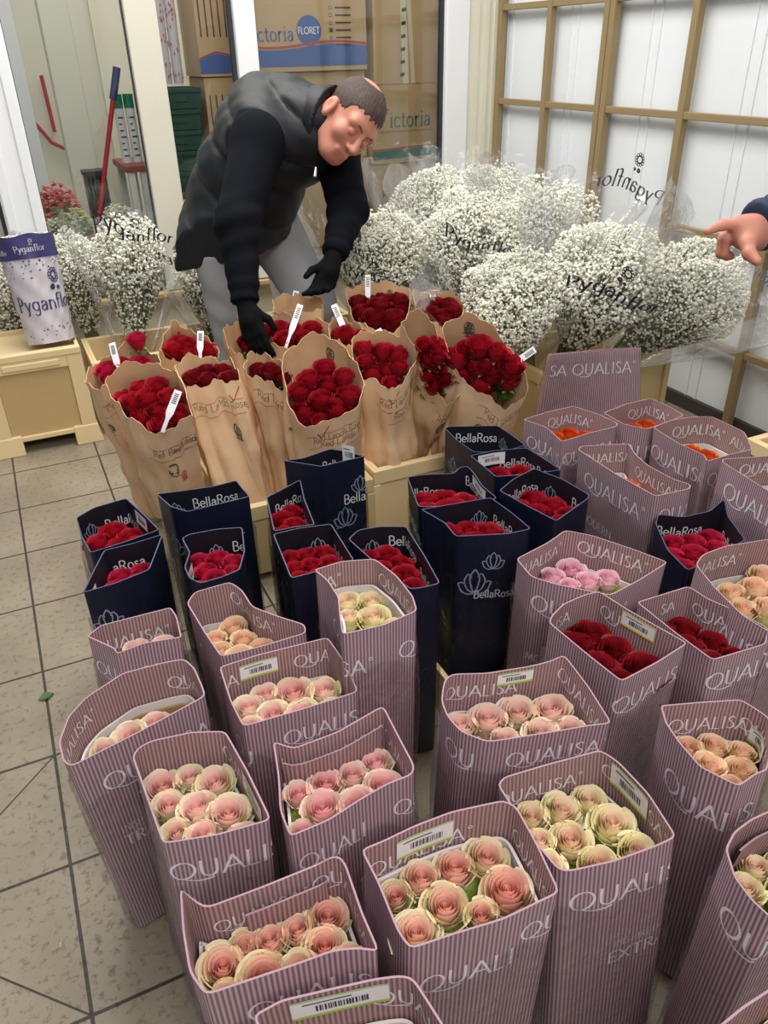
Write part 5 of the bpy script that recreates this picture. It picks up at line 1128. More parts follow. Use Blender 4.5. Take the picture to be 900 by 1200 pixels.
def film_cone(r, L, al, seed, text_at, flare=1.10):
    """clear cone of printed film; text_at = list of (angle, height fraction, size, flip)"""
    rnd = random.Random(seed); ph = [rnd.uniform(0, 6.28) for _ in range(4)]
    def P(a, t, off=0):
        h = -.06 + (L * flare + .06) * t
        rr = .035 + max(0, h) * math.tan(al) * 1.06 * (1 - .16 * t * t) + off + .012
        rr += (.004 + .006 * t) * math.sin(6 * a + ph[0] + 2 * t) * t + .003 * math.sin(13 * a + ph[1] - 6 * t) * t
        hh = h + (.02 * math.sin(4 * a + ph[2]) + .012 * math.sin(9 * a + ph[3])) * t ** 6 - .10 * L * t * t
        return Vector((rr * math.cos(a), rr * math.sin(a), hh))
    mb = MB(); n, m = 56, 10
    V = [P(2 * PI * i / n, j / m) for j in range(m + 1) for i in range(n)]
    mb.add(V, [(j * n + i, j * n + (i + 1) % n, (j + 1) * n + (i + 1) % n, (j + 1) * n + i) for j in range(m) for i in range(n)], 0, smooth=True)
    for ang, hf, size, flip in text_at:
        R = .035 + L * hf * math.tan(al)
        def fn(x, y): return P(ang + (-(x) if flip else x) / R, hf + y / (L * flare + .06), .004)
        lay(mb, scaled(PYG, size, -PYG_W * size / 2), fn, 1)
        lay(mb, scaled(EMBLEM, size * 1.0, -size * .3, size * 1.15), fn, 1)
    return mb
def gyp(centre, axis, scale, var, label, texts=(), long_=False, film=True):
    ax = Vector(axis).normalized(); base = Vector(centre) - ax * .34 * scale
    root = tag(empty('gypsophila_bunch', base), label, 'flowers', 'white gypsophila bunches in clear printed film')
    q = ax.to_track_quat('Z', 'Y'); root.rotation_mode = 'QUATERNION'; root.rotation_quaternion = q; root.scale = (scale,) * 3
    m1, m2 = GYP_LONG if long_ else GYP[var % 3]
    rz = (base.x * 37) % 6.28
    for nm, me in (('florets', m1), ('stems', m2)):
        o = bpy.data.objects.new(nm, me); COL.objects.link(o); o.parent = root; o.rotation_euler = (0, 0, rz); tag(o, kind='stuff')
    if film:
        cd_ = q.inverted() @ (Vector((0.159, -.815, 1.326)) - base); a0 = math.atan2(cd_.y, cd_.x)
        film_cone(.03, .46, .34 if long_ else .52, var + 5, [(a0 + t[0], t[1], t[2], t[3]) for t in texts]).build('film_wrap', [M['film_milk'], M['dark_print']], root)
# right-hand heap
gyp((1.96, 1.27, .672), (.06, -.42, 1), 1.16, 0, 'largest gypsophila bunch, front centre of the heap, lettering across its film', ((.16, .90, .050, False), (3.32, .95, .042, False)))
gyp((2.19, 1.08, .635), (.50, -.48, .8), 1.06, 1, 'gypsophila bunch leaning right towards the pointing hand', ((2.6, .95, .034, False),))
gyp((1.653, 1.38, .61), (-.48, -.30, 1), 1.02, 2, 'loose gypsophila bunch leaning left over the rear red roses', ())
gyp((2.12, 1.84, .725), (.10, -.15, 1), 1.18, 1, 'gypsophila bunch standing tall behind the largest one, clear points of film on top', ())
gyp((1.756, 1.80, .725), (0, -.28, 1), 1.14, 0, 'gypsophila bunch with lettering between the man and the largest bunch', ((.1, .93, .045, False),))
gyp((1.455, 2.0, .67), (-.1, -.34, 1), 1.10, 2, 'gypsophila bunch just right of the gloved hand', ((0, .84, .042, False), (-.2, 1.02, .04, False)))
gyp((1.96, 2.46, .715), (0, -.15, 1), 1.2, 1, 'rear gypsophila bunch under the printed carton behind glass', ())
gyp((2.20, 2.42, .715), (.03, -.1, 1), 1.2, 0, 'rear gypsophila bunch in the corner below the fluted panel', ())
# along the window
gyp((.60, 2.48, .63), (.12, .05, 1), 1.22, 0, 'slender gypsophila bunch with lettered film between the white window posts', ((0.1, .93, .046, False),), True)
gyp((.13, 2.70, .53), (.0, .0, 1), 1.10, 1, 'gypsophila bunch at the left edge behind the panelled crate', (), True)
gyp((.40, 2.70, .58), (-.05, .0, 1), 1.06, 2, 'gypsophila bunch half hidden right behind the printed cylinder', (), True)
gyp((.88, 2.54, .52), (-.1, .05, 1), 1.0, 2, 'gypsophila bunch between the cream post and the grey trousers', ((-.3, 1.0, .05, False),), True)
def printed_cylinder(base, top, r, label, band, texts):
    base, top = Vector(base), Vector(top); ax = top - base; L = ax.length
    root = tag(empty('wrapped_bunch', base), label, 'flowers', 'cylinders of gypsophila in printed white film')
    q = ax.to_track_quat('Z', 'Y'); root.rotation_mode = 'QUATERNION'; root.rotation_quaternion = q
    cd_ = q.inverted() @ (Vector((0.159, -.815, 1.326)) - base); a0 = math.atan2(cd_.y, cd_.x)
    rnd = random.Random(int(r * 9999)); n, m = 48, 22
    def P(a, h, off=0):
        t = h / L; rr = r * (.86 + .16 * t) + off + .0025 * math.sin(7 * a + 22 * t) + .002 * math.sin(13 * a - 31 * t)
        return Vector((rr * math.cos(a), rr * math.sin(a), h + (.004 * math.sin(5 * a) if t > .99 else 0)))
    mb = MB()
    V = [P(2 * PI * i / n, L * j / m) for j in range(m + 1) for i in range(n)] + [(0, 0, .004)]
    F = [(j * n + i, j * n + (i + 1) % n, (j + 1) * n + (i + 1) % n, (j + 1) * n + i) for j in range(m) for i in range(n)]
    mb.add(V, F, 0, smooth=True); mb.add(V, [(len(V) - 1, (i + 1) % n, i) for i in range(n)], 0)
    for at, h, size in texts:
        def fn(x, y): return P(a0 + at + x / r, h + y, .0022)
        lay(mb, scaled(PYG, size, -PYG_W * size / 2), fn, 1)
        lay(mb, scaled(EMBLEM, size * 1.5, size * .5, size * 1.3), fn, 1)
    for k in range(150):                                            # sprigs printed near both ends
        a = rnd.uniform(0, 6.28); h = L * (rnd.uniform(.60, .78) if k % 3 else rnd.uniform(.02, .16)); s = rnd.uniform(.002, .005)
        mb.add([P(a + s * x / r, h + s * y, .0022) for x, y in ((-1, 0), (0, -.5), (1.2, .3), (.1, .8))], [(0, 1, 2, 3)], 1)
    mb.build('printed_film', [M['sleeve_white'], M['purple_print']], root)
    if band:
        bb = MB(); V = [P(2 * PI * i / n, h, .0032) for h in (L * .79, L * .86, L * .93, L * 1.0) for i in range(n)]
        bb.add(V, [(j * n + i, j * n + (i + 1) % n, (j + 1) * n + (i + 1) % n, (j + 1) * n + i) for j in range(3) for i in range(n)], 0, smooth=True)
        def fn(x, y): return P(a0 + .1 + x / r, L * .85 + y, .0048)
        lay(bb, scaled(PYG, .022, -PYG_W * .011), fn, 1); lay(bb, scaled(EMBLEM, .022, 0, .022), fn, 1)
        lay(bb, scaled(PYG, .016, -PYG_W * .008 - .075), lambda x, y: P(a0 - .35 + x / r, L * .84 + y, .0048), 1)
        bb.build('paper_band', [M['purple_print'], M['sleeve_white']], root)
    V, F = [], []
    fm = MB()
    for k in range(260):
        a = rnd.uniform(0, 6.28); rr = r * .95 * math.sqrt(rnd.random()); c = Vector((rr * math.cos(a), rr * math.sin(a), L * 1.0 - .012 + rnd.uniform(-.02, .014)))
        s = rnd.uniform(.004, .006); b = [c + Vector(q) * s for q in ((1, 0, 0), (-1, 0, 0), (0, 1, 0), (0, -1, 0), (0, 0, .8), (0, 0, -.8))]
        fm.add(b, [(0, 2, 4), (2, 1, 4), (1, 3, 4), (3, 0, 4), (2, 0, 5), (1, 2, 5), (3, 1, 5), (0, 3, 5)], 0)
    tag(fm.build('florets', M['floret'], root), kind='stuff')
printed_cylinder((.243, 2.36, .39), (.232, 2.43, .765), .098, 'cylinder of gypsophila in printed film with navy band, on the panelled cream crate', True, ((.25, .12, .052),))
printed_cylinder((1.265, 2.52, .29), (1.245, 2.54, .70), .085, 'printed film cylinder glimpsed between the grey trouser legs', False, ((.1, .22, .046),))
# ------------------------------------------------------------------ storeroom goods behind the glass
def carton(x0, x1, y0, y1, z0, z1, label, deco=None):
    cx, cy = (x0 + x1) / 2, (y0 + y1) / 2
    root = tag(empty('carton', (cx, cy, z0)), label, 'carton', 'cardboard cartons stacked behind the glass')
    w, d, h = (x1 - x0) / 2, (y1 - y0) / 2, z1 - z0
    b = MB(); b.box((-w, -d, 0), (w, d, h)); b.box((-w + .002, -d + .004, h), (-.0015, d - .004, h + .003)); b.box((.0015, -d + .004, h), (w - .002, d - .004, h + .003))
    b.build('carton_body', M['carton'], root, bevel=.003)
    f = -d - .0012
    def flatp(mb, P, m): mb.add([(x, f - .0003 * (m + 1), z) for x, z in P], [tuple(range(len(P)))], m)
    if deco: 
        p = MB(); mats = deco(p, w, h, flatp, lambda S, m: lay(p, S, lambda x, y: (x, f - .0016, y), m)); p.build('printing', mats, root)
    return root
def deco_floret(p, w, h, fp, wr):
    fp(p, [(-w, .02), (w, .02), (w, .10)] + [(w - 2 * w * i / 12, .10 + .012 * math.sin(i * .5)) for i in range(13)], 0)
    fp(p, [(w - 2 * w * i / 12, .105 + .012 * math.sin(i * .5)) for i in range(13)] + [(-w + 2 * w * i / 12, .115 + .012 * math.sin((12 - i) * .5)) for i in range(13)], 3)
    fp(p, [(.015 + .062 * math.cos(a), .165 + .062 * math.sin(a)) for a in [2 * PI * k / 28 for k in range(28)]], 0)
    S, wd = strokes('FLORET', 'bold'); wr(scaled(S, .026, -wd * .013 + .015, .153), 1)
    S, wd = strokes('Victoria', 'roman'); wr(scaled(S, .062, -w + .0, .125), 0)
    for i in range(6):
        z = .25 - i * .030
        wr([([(.12, z), (.132, z), (.132, z + .012), (.12, z + .012), (.12, z)], .0012, .0012), ([(.15, z + .006), (.23, z + .006)], .003, .003)], 2)
    wr([([(.118, .158), (.136, .176)], .002, .002), ([(.118, .176), (.136, .158)], .002, .002)], 2)
    return [M['carton_blue'], M['tube_white'], M['ink'], M['carton_red']]
def deco_victoria(p, w, h, fp, wr):
    fp(p, [(-w, .02), (w, .03), (w, .075), (-w, .06)], 0); fp(p, [(-w, .062), (w, .077), (w, .085), (-w, .069)], 3)
    S, wd = strokes('ictoria', 'roman'); wr(scaled(S, .075, -w + .10, .17), 0); wr(scaled(SPROUT, .075, -w + .035, .17), 0)
    wr([([(-w + .04, .150), (w - .06, .150)], .0012, .0012)], 0)
    return [M['carton_teal'], M['tube_white'], M['ink'], M['carton_red']]
def deco_tape(p, w, h, fp, wr):
    fp(p, [(-.035, 0), (.0, 0), (-.03, h), (-.06, h)], 0); fp(p, [(.012, 0), (.035, 0), (-.01, h), (-.028, h)], 0)
    fp(p, [(.03, h - .13), (.15, h - .13), (.15, h), (.03, h)], 1)
    for i in range(16): fp(p, [(.045 + i * .0055, h - .11), (.0475 + i * .0055, h - .11), (.0475 + i * .0055, h - .07), (.045 + i * .0055, h - .07)], 2)
    for i in range(9): fp(p, [(-.05 + i * .002, .03 + i * .055), (-.025 + i * .002, .035 + i * .055), (-.027 + i * .002, .05 + i * .055), (-.05 + i * .002, .045 + i * .055)], 2)
    return [M['tape'], M['tube_white'], M['ink']]
def deco_blue(p, w, h, fp, wr):
    fp(p, [(-w, .012), (w, .012), (w, .08), (0, .095), (-w, .07)], 0); fp(p, [(-w, .072), (0, .098), (w, .083), (w, .088), (0, .104), (-w, .078)], 3)
    for i in range(5): wr([([(-w + .02 + .03 * i, .16), (-w + .02 + .03 * i, .33)], .003, .003)], 2)
    return [M['carton_blue'], M['tube_white'], M['ink'], M['carton_red']]
def deco_plain(p, w, h, fp, wr):
    for i in range(4): wr([([(-w + .02 + .03 * i, h * .25), (-w + .02 + .03 * i, h * .8)], .003, .003)], 0)
    return [M['ink']]
carton(1.36, 1.985, 3.25, 3.7, .42, .84, 'plain brown carton at the bottom under the teal-striped one, behind glass')
carton(1.36, 1.978, 3.25, 3.7, .845, 1.233, 'plain carton under the one with the round blue logo')
carton(1.36, 1.98, 3.22, 3.7, 1.238, 1.75, 'carton with round blue logo and wavy blue stripe behind glass', deco_floret)
carton(1.995, 2.40, 3.22, 3.7, .42, .80, 'lowest carton of the right-hand stack behind glass', deco_victoria)
carton(1.995, 2.40, 3.21, 3.7, .805, 1.165, 'carton with teal lettering, sprout and teal stripe behind glass', deco_victoria)
carton(2.02, 2.41, 3.23, 3.7, 1.17, 1.78, 'brown carton closed with white tape, top of the right-hand stack', deco_tape)
carton(1.185, 1.34, 3.35, 3.66, 1.225, 1.66, 'narrow carton with blue arc above the green crates', deco_blue)
carton(1.195, 1.34, 3.36, 3.66, .86, 1.22, 'narrow plain carton with rows of small print beside green crates', deco_plain)
carton(1.185, 1.34, 3.35, 3.66, .42, .855, 'narrow carton at the floor of the middle pane')
def bench(x0, x1, y0, y1, z, label, mat, legs):
    root = tag(empty('bench', ((x0 + x1) / 2, (y0 + y1) / 2, 0)), label, 'table')
    w, d = (x1 - x0) / 2, (y1 - y0) / 2
    b = MB(); b.box((-w, -d, z - .03), (w, d, z)); b.build('bench_top', M[mat], root, bevel=.004)
    for sx in (-1, 1):
        for sy in (-1, 1):
            b = MB(); b.box((sx * (w - .03) - .016, sy * (d - .03) - .016, 0), (sx * (w - .03) + .016, sy * (d - .03) + .016, z - .031)); b.build('leg', M[legs], root)
bench(1.18, 2.45, 3.20, 3.72, .415, 'low rust board carrying the cartons behind glass', 'rust_wood', 'grey_dark')
bench(.93, 1.175, 3.3, 3.65, .735, 'rust board carrying the green crates behind glass', 'rust_wood', 'grey_dark')
bench(.775, .895, 3.42, 3.8, .86, 'small reddish board holding the white tubes behind glass', 'table_wood', 'tube_white')
bench(-.55, .76, 3.15, 3.42, .60, 'long shelf of cut flowers behind the left panes', 'crate_in', 'grey_dark')
def green_crate(x, y, z, s, label, w=.10, d=.12):
    root = tag(empty('green_crate', (x, y, z)), label, 'crate', 'dark green crates stacked behind glass')
    b = MB(); h = .088
    for a_, c_ in (((-w, -d, 0), (w, -d + .008, h)), ((-w, d - .008, 0), (w, d, h)), ((-w, -d + .008, 0), (-w + .008, d - .008, h)), ((w - .008, -d + .008, 0), (w, d - .008, h)), ((-w + .008, -d + .008, .0), (w - .008, d - .008, .008)), ((-w - .005, -d - .006, h - .02), (w + .005, -d, h)), ((-.03, -d - .004, .03), (.03, -d, .05))): b.box(a_, c_)
    b.build('crate_body', M['green_crate'], root, bevel=.003)
ords = ['lowest', 'second', 'third', 'fourth', 'fifth']
for k in range(5): green_crate(1.055 + .012 * math.sin(k * 2), 3.46, .736 + .09 * k, 1, ords[k] + ' dark green crate from the bottom of the stack behind glass')
root = tag(empty('green_board', (.985, 3.75, 0)), 'tall green panel behind the stack of green crates', 'panel')
b = MB(); b.box((-.05, -.01, 0), (.05, .01, 1.23)); 
for k in range(3): b.box((-.045 + k * .032, -.016, .52), (-.025 + k * .032, -.0105, 1.22))
b.build('panel_sheet', M['green_crate'], root)
b = MB(); b.box((-.055, -.012, 1.232), (.055, .012, 1.33)); b.build('panel_cap', M['grey_dark'], root)
for k in range(2):
    root = tag(empty('flower_sleeve_bundle', (1.075 + k * .055, 3.60, 1.515)), ('left' if k == 0 else 'right') + ' printed film bundle standing behind the green crates', 'bundle', 'printed film bundles behind glass')
    b = MB(); b.tube([(0, 0, -.32), (.002, 0, 0), (-.004, 0, .2), (0, 0, .34)], [.024, .026, .023, .028], 12, 0)
    rnd = random.Random(k)
    for i in range(60):
        a = rnd.uniform(3.3, 6.1); z = rnd.uniform(-.3, .32); r = .0285
        b.add([(r * math.cos(a + da), r * math.sin(a + da), z + dz) for da, dz in ((-.12, 0), (0, -.006), (.14, .004), (.02, .012))], [(0, 1, 2, 3)], 1)
    b.build('film_bundle', [M['sleeve_white'], M['kraft_red']], root)
# broom, tubes, black crate, red hose
root = tag(empty('broom', (.70, 3.28, .60)), 'broom with red pole and blue grip leaning behind the left pane', 'broom')
b = MB(); b.tube([(-.115, 0, .02), (.095, .03, .66)], .011, 10); b.build('pole', M['red_pole'], root)
b = MB(); b.tube([(.059, .026, .55), (.1, .031, .675)], .017, 10); b.build('grip', M['blue_plastic'], root)
b = MB(); b.box((-.22, -.025, 0), (-.01, .025, .03)); b.build('broom_head', M['red_pole'], root, bevel=.006)
for k in range(2):
    root = tag(empty('tube', (.812 + k * .052, 3.55, .861)), ('left' if k == 0 else 'right') + ' white tube with green cap on the reddish board', 'tube', 'white tubes with green caps')
    b = MB(); b.tube([(0, 0, 0), (0, 0, .24)], .023, 16); b.build('tube_body', M['tube_white'], root)
    b = MB(); b.tube([(0, 0, .2402), (0, 0, .30)], .0242, 16); b.build('cap', M['green_cap'], root)
    b = MB()
    for i in range(7): b.box((-.012, -.0242, .03 + i * .028), (.012 - (i % 3) * .006, -.0234, .036 + i * .028))
    b.build('printing', M['ink'], root)
root = tag(empty('black_crate', (.62, 3.36, .601)), 'black plastic crate on the flower shelf behind the broom', 'crate')
b = MB()
for k in range(6): b.box((-.045 + .0165 * k, -.05, 0), (-.033 + .0165 * k, .05, .24))
b.box((-.05, -.055, .24), (.055, .055, .26)); b.box((-.05, -.055, .1), (.055, -.051, .12)); b.build('crate_body', M['dark_crate'], root)
root = tag(empty('hose', (.5, 5.152, 1.0)), 'red hose looping along the far storeroom wall', 'hose')
b = MB(); b.tube([(-.1, 0, .2), (-.02, 0, .02), (.1, 0, -.16), (.26, 0, -.25), (.36, .0, -.26), (.42, 0, -.4), (.44, 0, -.98)], .012, 8); b.tube([(.12, .0, .22), (.13, .0, -.1)], .012, 8); b.build('hose_line', M['red_pole'], root)
def heap(name, x, y, z, rx, ry, rz, mat, label, cat, n, s, group=None):
    root = tag(empty(name, (x, y, z)), label, cat, group)
    rnd = random.Random(int(x * 999)); mb = MB()
    for k in range(n):
        a = rnd.uniform(0, 6.28); q = math.sqrt(rnd.random()); h = rz * math.sqrt(max(0, 1 - q * q)) * rnd.uniform(.5, 1)
        c = Vector((rx * q * math.cos(a), ry * q * math.sin(a), h)); r = s * rnd.uniform(.6, 1.2); Rm = Matrix.Rotation(rnd.uniform(0, 6.28), 3, 'Z') @ Matrix.Rotation(rnd.uniform(-.7, .7), 3, 'X')
        mb.add([c + Rm @ Vector((0, 0, .3 * r))] + [c + Rm @ Vector((r * math.cos(2 * PI * i / 10) * (1 if i % 2 else .5), r * math.sin(2 * PI * i / 10) * (1 if i % 2 else .5), 0)) for i in range(10)], [(0, i + 1, (i + 1) % 10 + 1) for i in range(10)], 0)
    tag(mb.build('blossoms', M[mat], root), kind='stuff')
    b = MB(); b.tube([(0, 0, 0), (0, 0, rz * .35), (0, 0, rz * .6)], [rx * .35, rx * .6, rx * .4], 16); b.build('green_base', M['leaf'], root)
heap('flower_bunch', .43, 3.30, .60, .12, .09, .23, 'pink_flower', 'bunch of coral red flowers behind the left glass pane', 'flowers', 420, .017)
heap('flower_bunch', .49, 3.21, .60, .085, .05, .13, 'hydrangea_green', 'lime green hydrangea head low behind the left glass pane', 'flowers', 320, .011)
heap('flower_bunch', .39, 3.21, .60, .04, .05, .10, 'hydrangea_white', 'small cream flower head left of the lime green hydrangea', 'flowers', 160, .010)
heap('flower_bunch', .68, 3.24, .60, .09, .06, .13, 'hydrangea_white', 'cream white hydrangea head below the broom', 'flowers', 320, .011)
heap('flower_bunch', .02, 3.26, .60, .12, .08, .16, 'pink_flower', 'dim red flowers left of the first white post', 'flowers', 200, .015)
root = tag(empty('leafy_plant', (1.0, 3.215, .366)), 'leafy green plant low behind the middle pane', 'plant')
b = MB(); rnd = random.Random(5)
for k in range(26):
    a = rnd.uniform(0, 6.28); L_ = rnd.uniform(.16, .34); w_ = .012; lean_ = rnd.uniform(.1, .4); pts = [Vector((math.cos(a) * lean_ * L_ * q, math.sin(a) * lean_ * L_ * q * .6, L_ * (q - .25 * q * q))) for q in (0, .35, .7, 1)]
    sd = Vector((-math.sin(a), math.cos(a), 0))
    V = [p + sd * w_ * s * f for p, f in zip(pts, (.4, 1, .8, .05)) for s in (-1, 1)]
    b.add(V, [(2 * i, 2 * i + 1, 2 * i + 3, 2 * i + 2) for i in range(3)], 0, smooth=True)
b.build('leaves', M['leaf'], root)
b = MB(); b.tube([(0, 0, -.36), (0, 0, .01)], [.05, .06], 14); b.build('pot', M['grey_dark'], root)
# a stray leaf and petals on the tiles
root = tag(empty('fallen_leaf', (0, .797, .001)), 'small green leaf lying on the tile joint', 'leaf')
b = MB(); V = []
for i in range(7):
    q = i / 6; w_ = .012 * math.sin(PI * q) + .0005
    for s in (-1, 0, 1): V.append((-.018 + .036 * q, s * w_ + .004 * q, .003 * abs(s) + .002 * math.sin(PI * q)))
b.add(V, [(3 * i + s, 3 * i + s + 1, 3 * i + s + 4, 3 * i + s + 3) for i in range(6) for s in (0, 1)], 0, smooth=True); b.build('blade', M['leaf'], root)

# ------------------------------------------------------------------ people (signed-distance bodies, surface nets)
def surface_net(F, xs, ys, zs):
    s = F < 0
    nx, ny, nz = F.shape
    cs = [(0, 0, 0), (1, 0, 0), (0, 1, 0), (1, 1, 0), (0, 0, 1), (1, 0, 1), (0, 1, 1), (1, 1, 1)]
    def sub(A, c): return A[c[0]:nx - 1 + c[0], c[1]:ny - 1 + c[1], c[2]:nz - 1 + c[2]]
    tot = sum(sub(s, c).astype(np.int8) for c in cs)
    I = np.argwhere((tot > 0) & (tot < 8))
    vals = np.stack([F[I[:, 0] + c[0], I[:, 1] + c[1], I[:, 2] + c[2]] for c in cs], 1)
    pos = np.zeros((len(I), 3)); cnt = np.zeros(len(I))
    for a in range(8):
        for b_ in range(a + 1, 8):
            da = [cs[b_][k] - cs[a][k] for k in range(3)]
            if sum(abs(q) for q in da) != 1: continue
            va, vb = vals[:, a], vals[:, b_]; cr = (va < 0) != (vb < 0)
            t = np.where(cr, va / np.where(cr, va - vb, 1), 0)
            pos += np.where(cr[:, None], np.array(cs[a]) + t[:, None] * np.array(da), 0); cnt += cr
    pos = I + pos / cnt[:, None]
    P = np.stack([np.interp(pos[:, k], np.arange(len(ax)), ax) for k, ax in enumerate((xs, ys, zs))], 1)
    idx = -np.ones((nx - 1, ny - 1, nz - 1), int); idx[I[:, 0], I[:, 1], I[:, 2]] = np.arange(len(I))
    quads = []
    for ax in range(3):
        o = [0, 0, 0]; o[ax] = 1
        A = s[:nx - o[0], :ny - o[1], :nz - o[2]]; B = s[o[0]:, o[1]:, o[2]:]
        E = np.argwhere(A != B); u, v = (ax + 1) % 3, (ax + 2) % 3
        ok = (E[:, u] > 0) & (E[:, v] > 0) & (E[:, u] < (nx, ny, nz)[u] - 1) & (E[:, v] < (nx, ny, nz)[v] - 1); E = E[ok]
        def g(du, dv):
            q = E.copy(); q[:, u] -= du; q[:, v] -= dv; return idx[q[:, 0], q[:, 1], q[:, 2]]
        q = np.stack([g(1, 1), g(0, 1), g(0, 0), g(1, 0)], 1)
        fl = ~s[E[:, 0], E[:, 1], E[:, 2]]
        q[fl] = q[fl][:, ::-1]; quads.append(q)
    Q = np.concatenate(quads); Q = Q[(Q >= 0).all(1)]
    return P, Q
def axis(lo, hi, step, fine=None):
    if not fine: return np.arange(lo, hi + step, step)
    a, b_, fs = fine
    return np.unique(np.concatenate([np.arange(lo, a, step), np.arange(max(a, lo), min(b_, hi), fs), np.arange(b_, hi + step, step)]).round(5))
def rcone(a, b_, ra, rb): return ('c', np.array(a, float), np.array(b_, float), ra, rb)
def ell(c, R, rad): return ('e', np.array(c, float), np.array(R, float), np.array(rad, float))
def dist(p, X):
    if p[0] == 'c':
        _, a, b_, ra, rb = p; d = b_ - a; L2 = d @ d
        t = np.clip(((X - a) @ d) / L2, 0, 1)
        return np.linalg.norm(X - a - t[..., None] * d, axis=-1) - (ra + (rb - ra) * t)
    _, c, R, rad = p
    q = (X - c) @ R.T / rad; k0 = np.linalg.norm(q, axis=-1); k1 = np.linalg.norm(q / rad, axis=-1)
    return k0 * (k0 - 1) / np.maximum(k1, 1e-6)
def smin(a, b_, k):
    h = np.clip(.5 + .5 * (b_ - a) / k, 0, 1); return b_ + (a - b_) * h - k * h * (1 - h)
def blend(prims, X, k=.03):
    F = None
    for p in prims:
        kk = k
        if isinstance(p, tuple) and p[0] == 'k': kk, p = p[1], p[2]
        d = dist(p, X); F = d if F is None else smin(F, d, kk)
    return F
def sdf_object(name, fn, lo, hi, step, mat, parent, fine=None, smooth_it=2):
    xs, ys, zs = (axis(lo[k], hi[k], step, fine[k] if fine else None) for k in range(3))
    X = np.stack(np.meshgrid(xs, ys, zs, indexing='ij'), -1)
    P, Q = surface_net(fn(X), xs, ys, zs)
    me = bpy.data.meshes.new(name); me.from_pydata((P - np.array(parent.location if parent else (0, 0, 0))).tolist(), [], Q.tolist())
    me.polygons.foreach_set('use_smooth', [True] * len(me.polygons)); me.materials.append(mat); me.update()
    o = bpy.data.objects.new(name, me); COL.objects.link(o)
    if parent: o.parent = parent
    if smooth_it:
        md = o.modifiers.new('relax', 'SMOOTH'); md.factor = .5; md.iterations = smooth_it
    return o
def V3(k): return np.array(POSE[k])
def hand_prims(wrist, palm, fdir, side, nrm, curl, s=1.0, fat=1.0, fingers=None):
    """five fingers on a palm: fdir along the fingers, side towards the thumb, nrm out of the palm"""
    w, p = np.array(wrist), np.array(palm); f, sd, n = (np.array(v, float) / np.linalg.norm(v) for v in (fdir, side, nrm))
    out = [rcone(w, p - f * .01 * s, .026 * s * fat, .030 * s * fat)]
    kn = p + f * .035 * s
    for i, (off, L_, r) in enumerate(((.030, .072, .0090), (.010, .080, .0094), (-.010, .074, .0090), (-.029, .058, .0080))):
        a = kn + sd * off * s; c = curl[i]
        out.append(('k', .012, rcone(p + sd * off * .7 * s - f * .02 * s, a, .014 * s * fat, .0115 * s * fat)))
        d1 = f * math.cos(c) + n * math.sin(c); d2 = f * math.cos(2 * c) + n * math.sin(2 * c); d3 = f * math.cos(2.7 * c) + n * math.sin(2.7 * c)
        b_ = a + d1 * L_ * .45 * s; e = b_ + d2 * L_ * .32 * s; g = e + d3 * L_ * .25 * s
        out += [('k', .004, rcone(a, b_, r * 1.08 * s * fat, r * s * fat)), ('k', .003, rcone(b_, e, r * s * fat, r * .92 * s * fat)), ('k', .003, rcone(e, g, r * .92 * s * fat, r * .78 * s * fat))]
    t0 = p - f * .03 * s + sd * .026 * s; t1 = t0 + (sd * .6 + f * .6 + n * .4) * .040 * s; t2 = t1 + (f * .85 + n * .5 + sd * .1) * .032 * s
    out += [('k', .012, rcone(w + (p - w) * .4, t0, .018 * s * fat, .015 * s * fat)), ('k', .006, rcone(t0, t1, .0125 * s * fat, .0108 * s * fat)), ('k', .004, rcone(t1, t2, .0108 * s * fat, .0085 * s * fat))]
    return out

# camera-side axes used to describe how the head is turned
ir, iu, io = np.array((0.9033, -0.4285, -0.0186)), np.array((0.2329, 0.4537, 0.8602)), -np.array((0.3602, 0.7813, -0.5097))
def cdir(x, y, z): v = ir * x + iu * y + io * z; return v / np.linalg.norm(v)
hf = cdir(.33, -.84, .42); hu = cdir(.78, .48, .36); hr = np.cross(hf, hu); hr /= np.linalg.norm(hr); hu = np.cross(hr, hf)
HR = np.stack([hr, hf, hu])                                          # rows: right, forward, up
hc = V3('head')
def HP(x, y, z): return hc + HR.T @ np.array((x, y, z))
def head_prims(s=1.06):
    E = lambda c, r, k=.02: ('k', k, ell(HP(*[q * s for q in c]), HR, [q * s for q in r]))
    C_ = lambda a, b_, ra, rb, k=.008: ('k', k, rcone(HP(*[q * s for q in a]), HP(*[q * s for q in b_]), ra * s, rb * s))
    P = [ell(HP(0, -.012 * s, .045 * s), HR, (.075 * s, .096 * s, .082 * s)), E((0, .028, -.03), (.060, .062, .075), .03), E((0, .055, -.085), (.034, .030, .024), .025),
         C_((-.05, -.01, -.06), (-.022, .055, -.09), .022, .020, .03), C_((.05, -.01, -.06), (.022, .055, -.09), .022, .020, .03),
         C_((-.042, .072, .028), (.042, .072, .028), .016, .016, .02), C_((0, .088, .014), (0, .112, -.026), .0085, .0125), C_((-.012, .098, -.030), (.012, .098, -.030), .0085, .0085, .006),
         C_((-.022, .083, -.060), (.022, .083, -.060), .0085, .0085, .008), C_((-.018, .081, -.071), (.018, .081, -.071), .0085, .0085, .006),
         E((-.042, .060, -.022), (.022, .022, .022), .02), E((.042, .060, -.022), (.022, .022, .022), .02)]
    for sx in (-1, 1):
        P += [E((sx * .078, -.010, -.012), (.010, .022, .034), .006), C_((sx * .076, -.004, -.04), (sx * .079, .002, -.03), .009, .008, .006)]
    return P
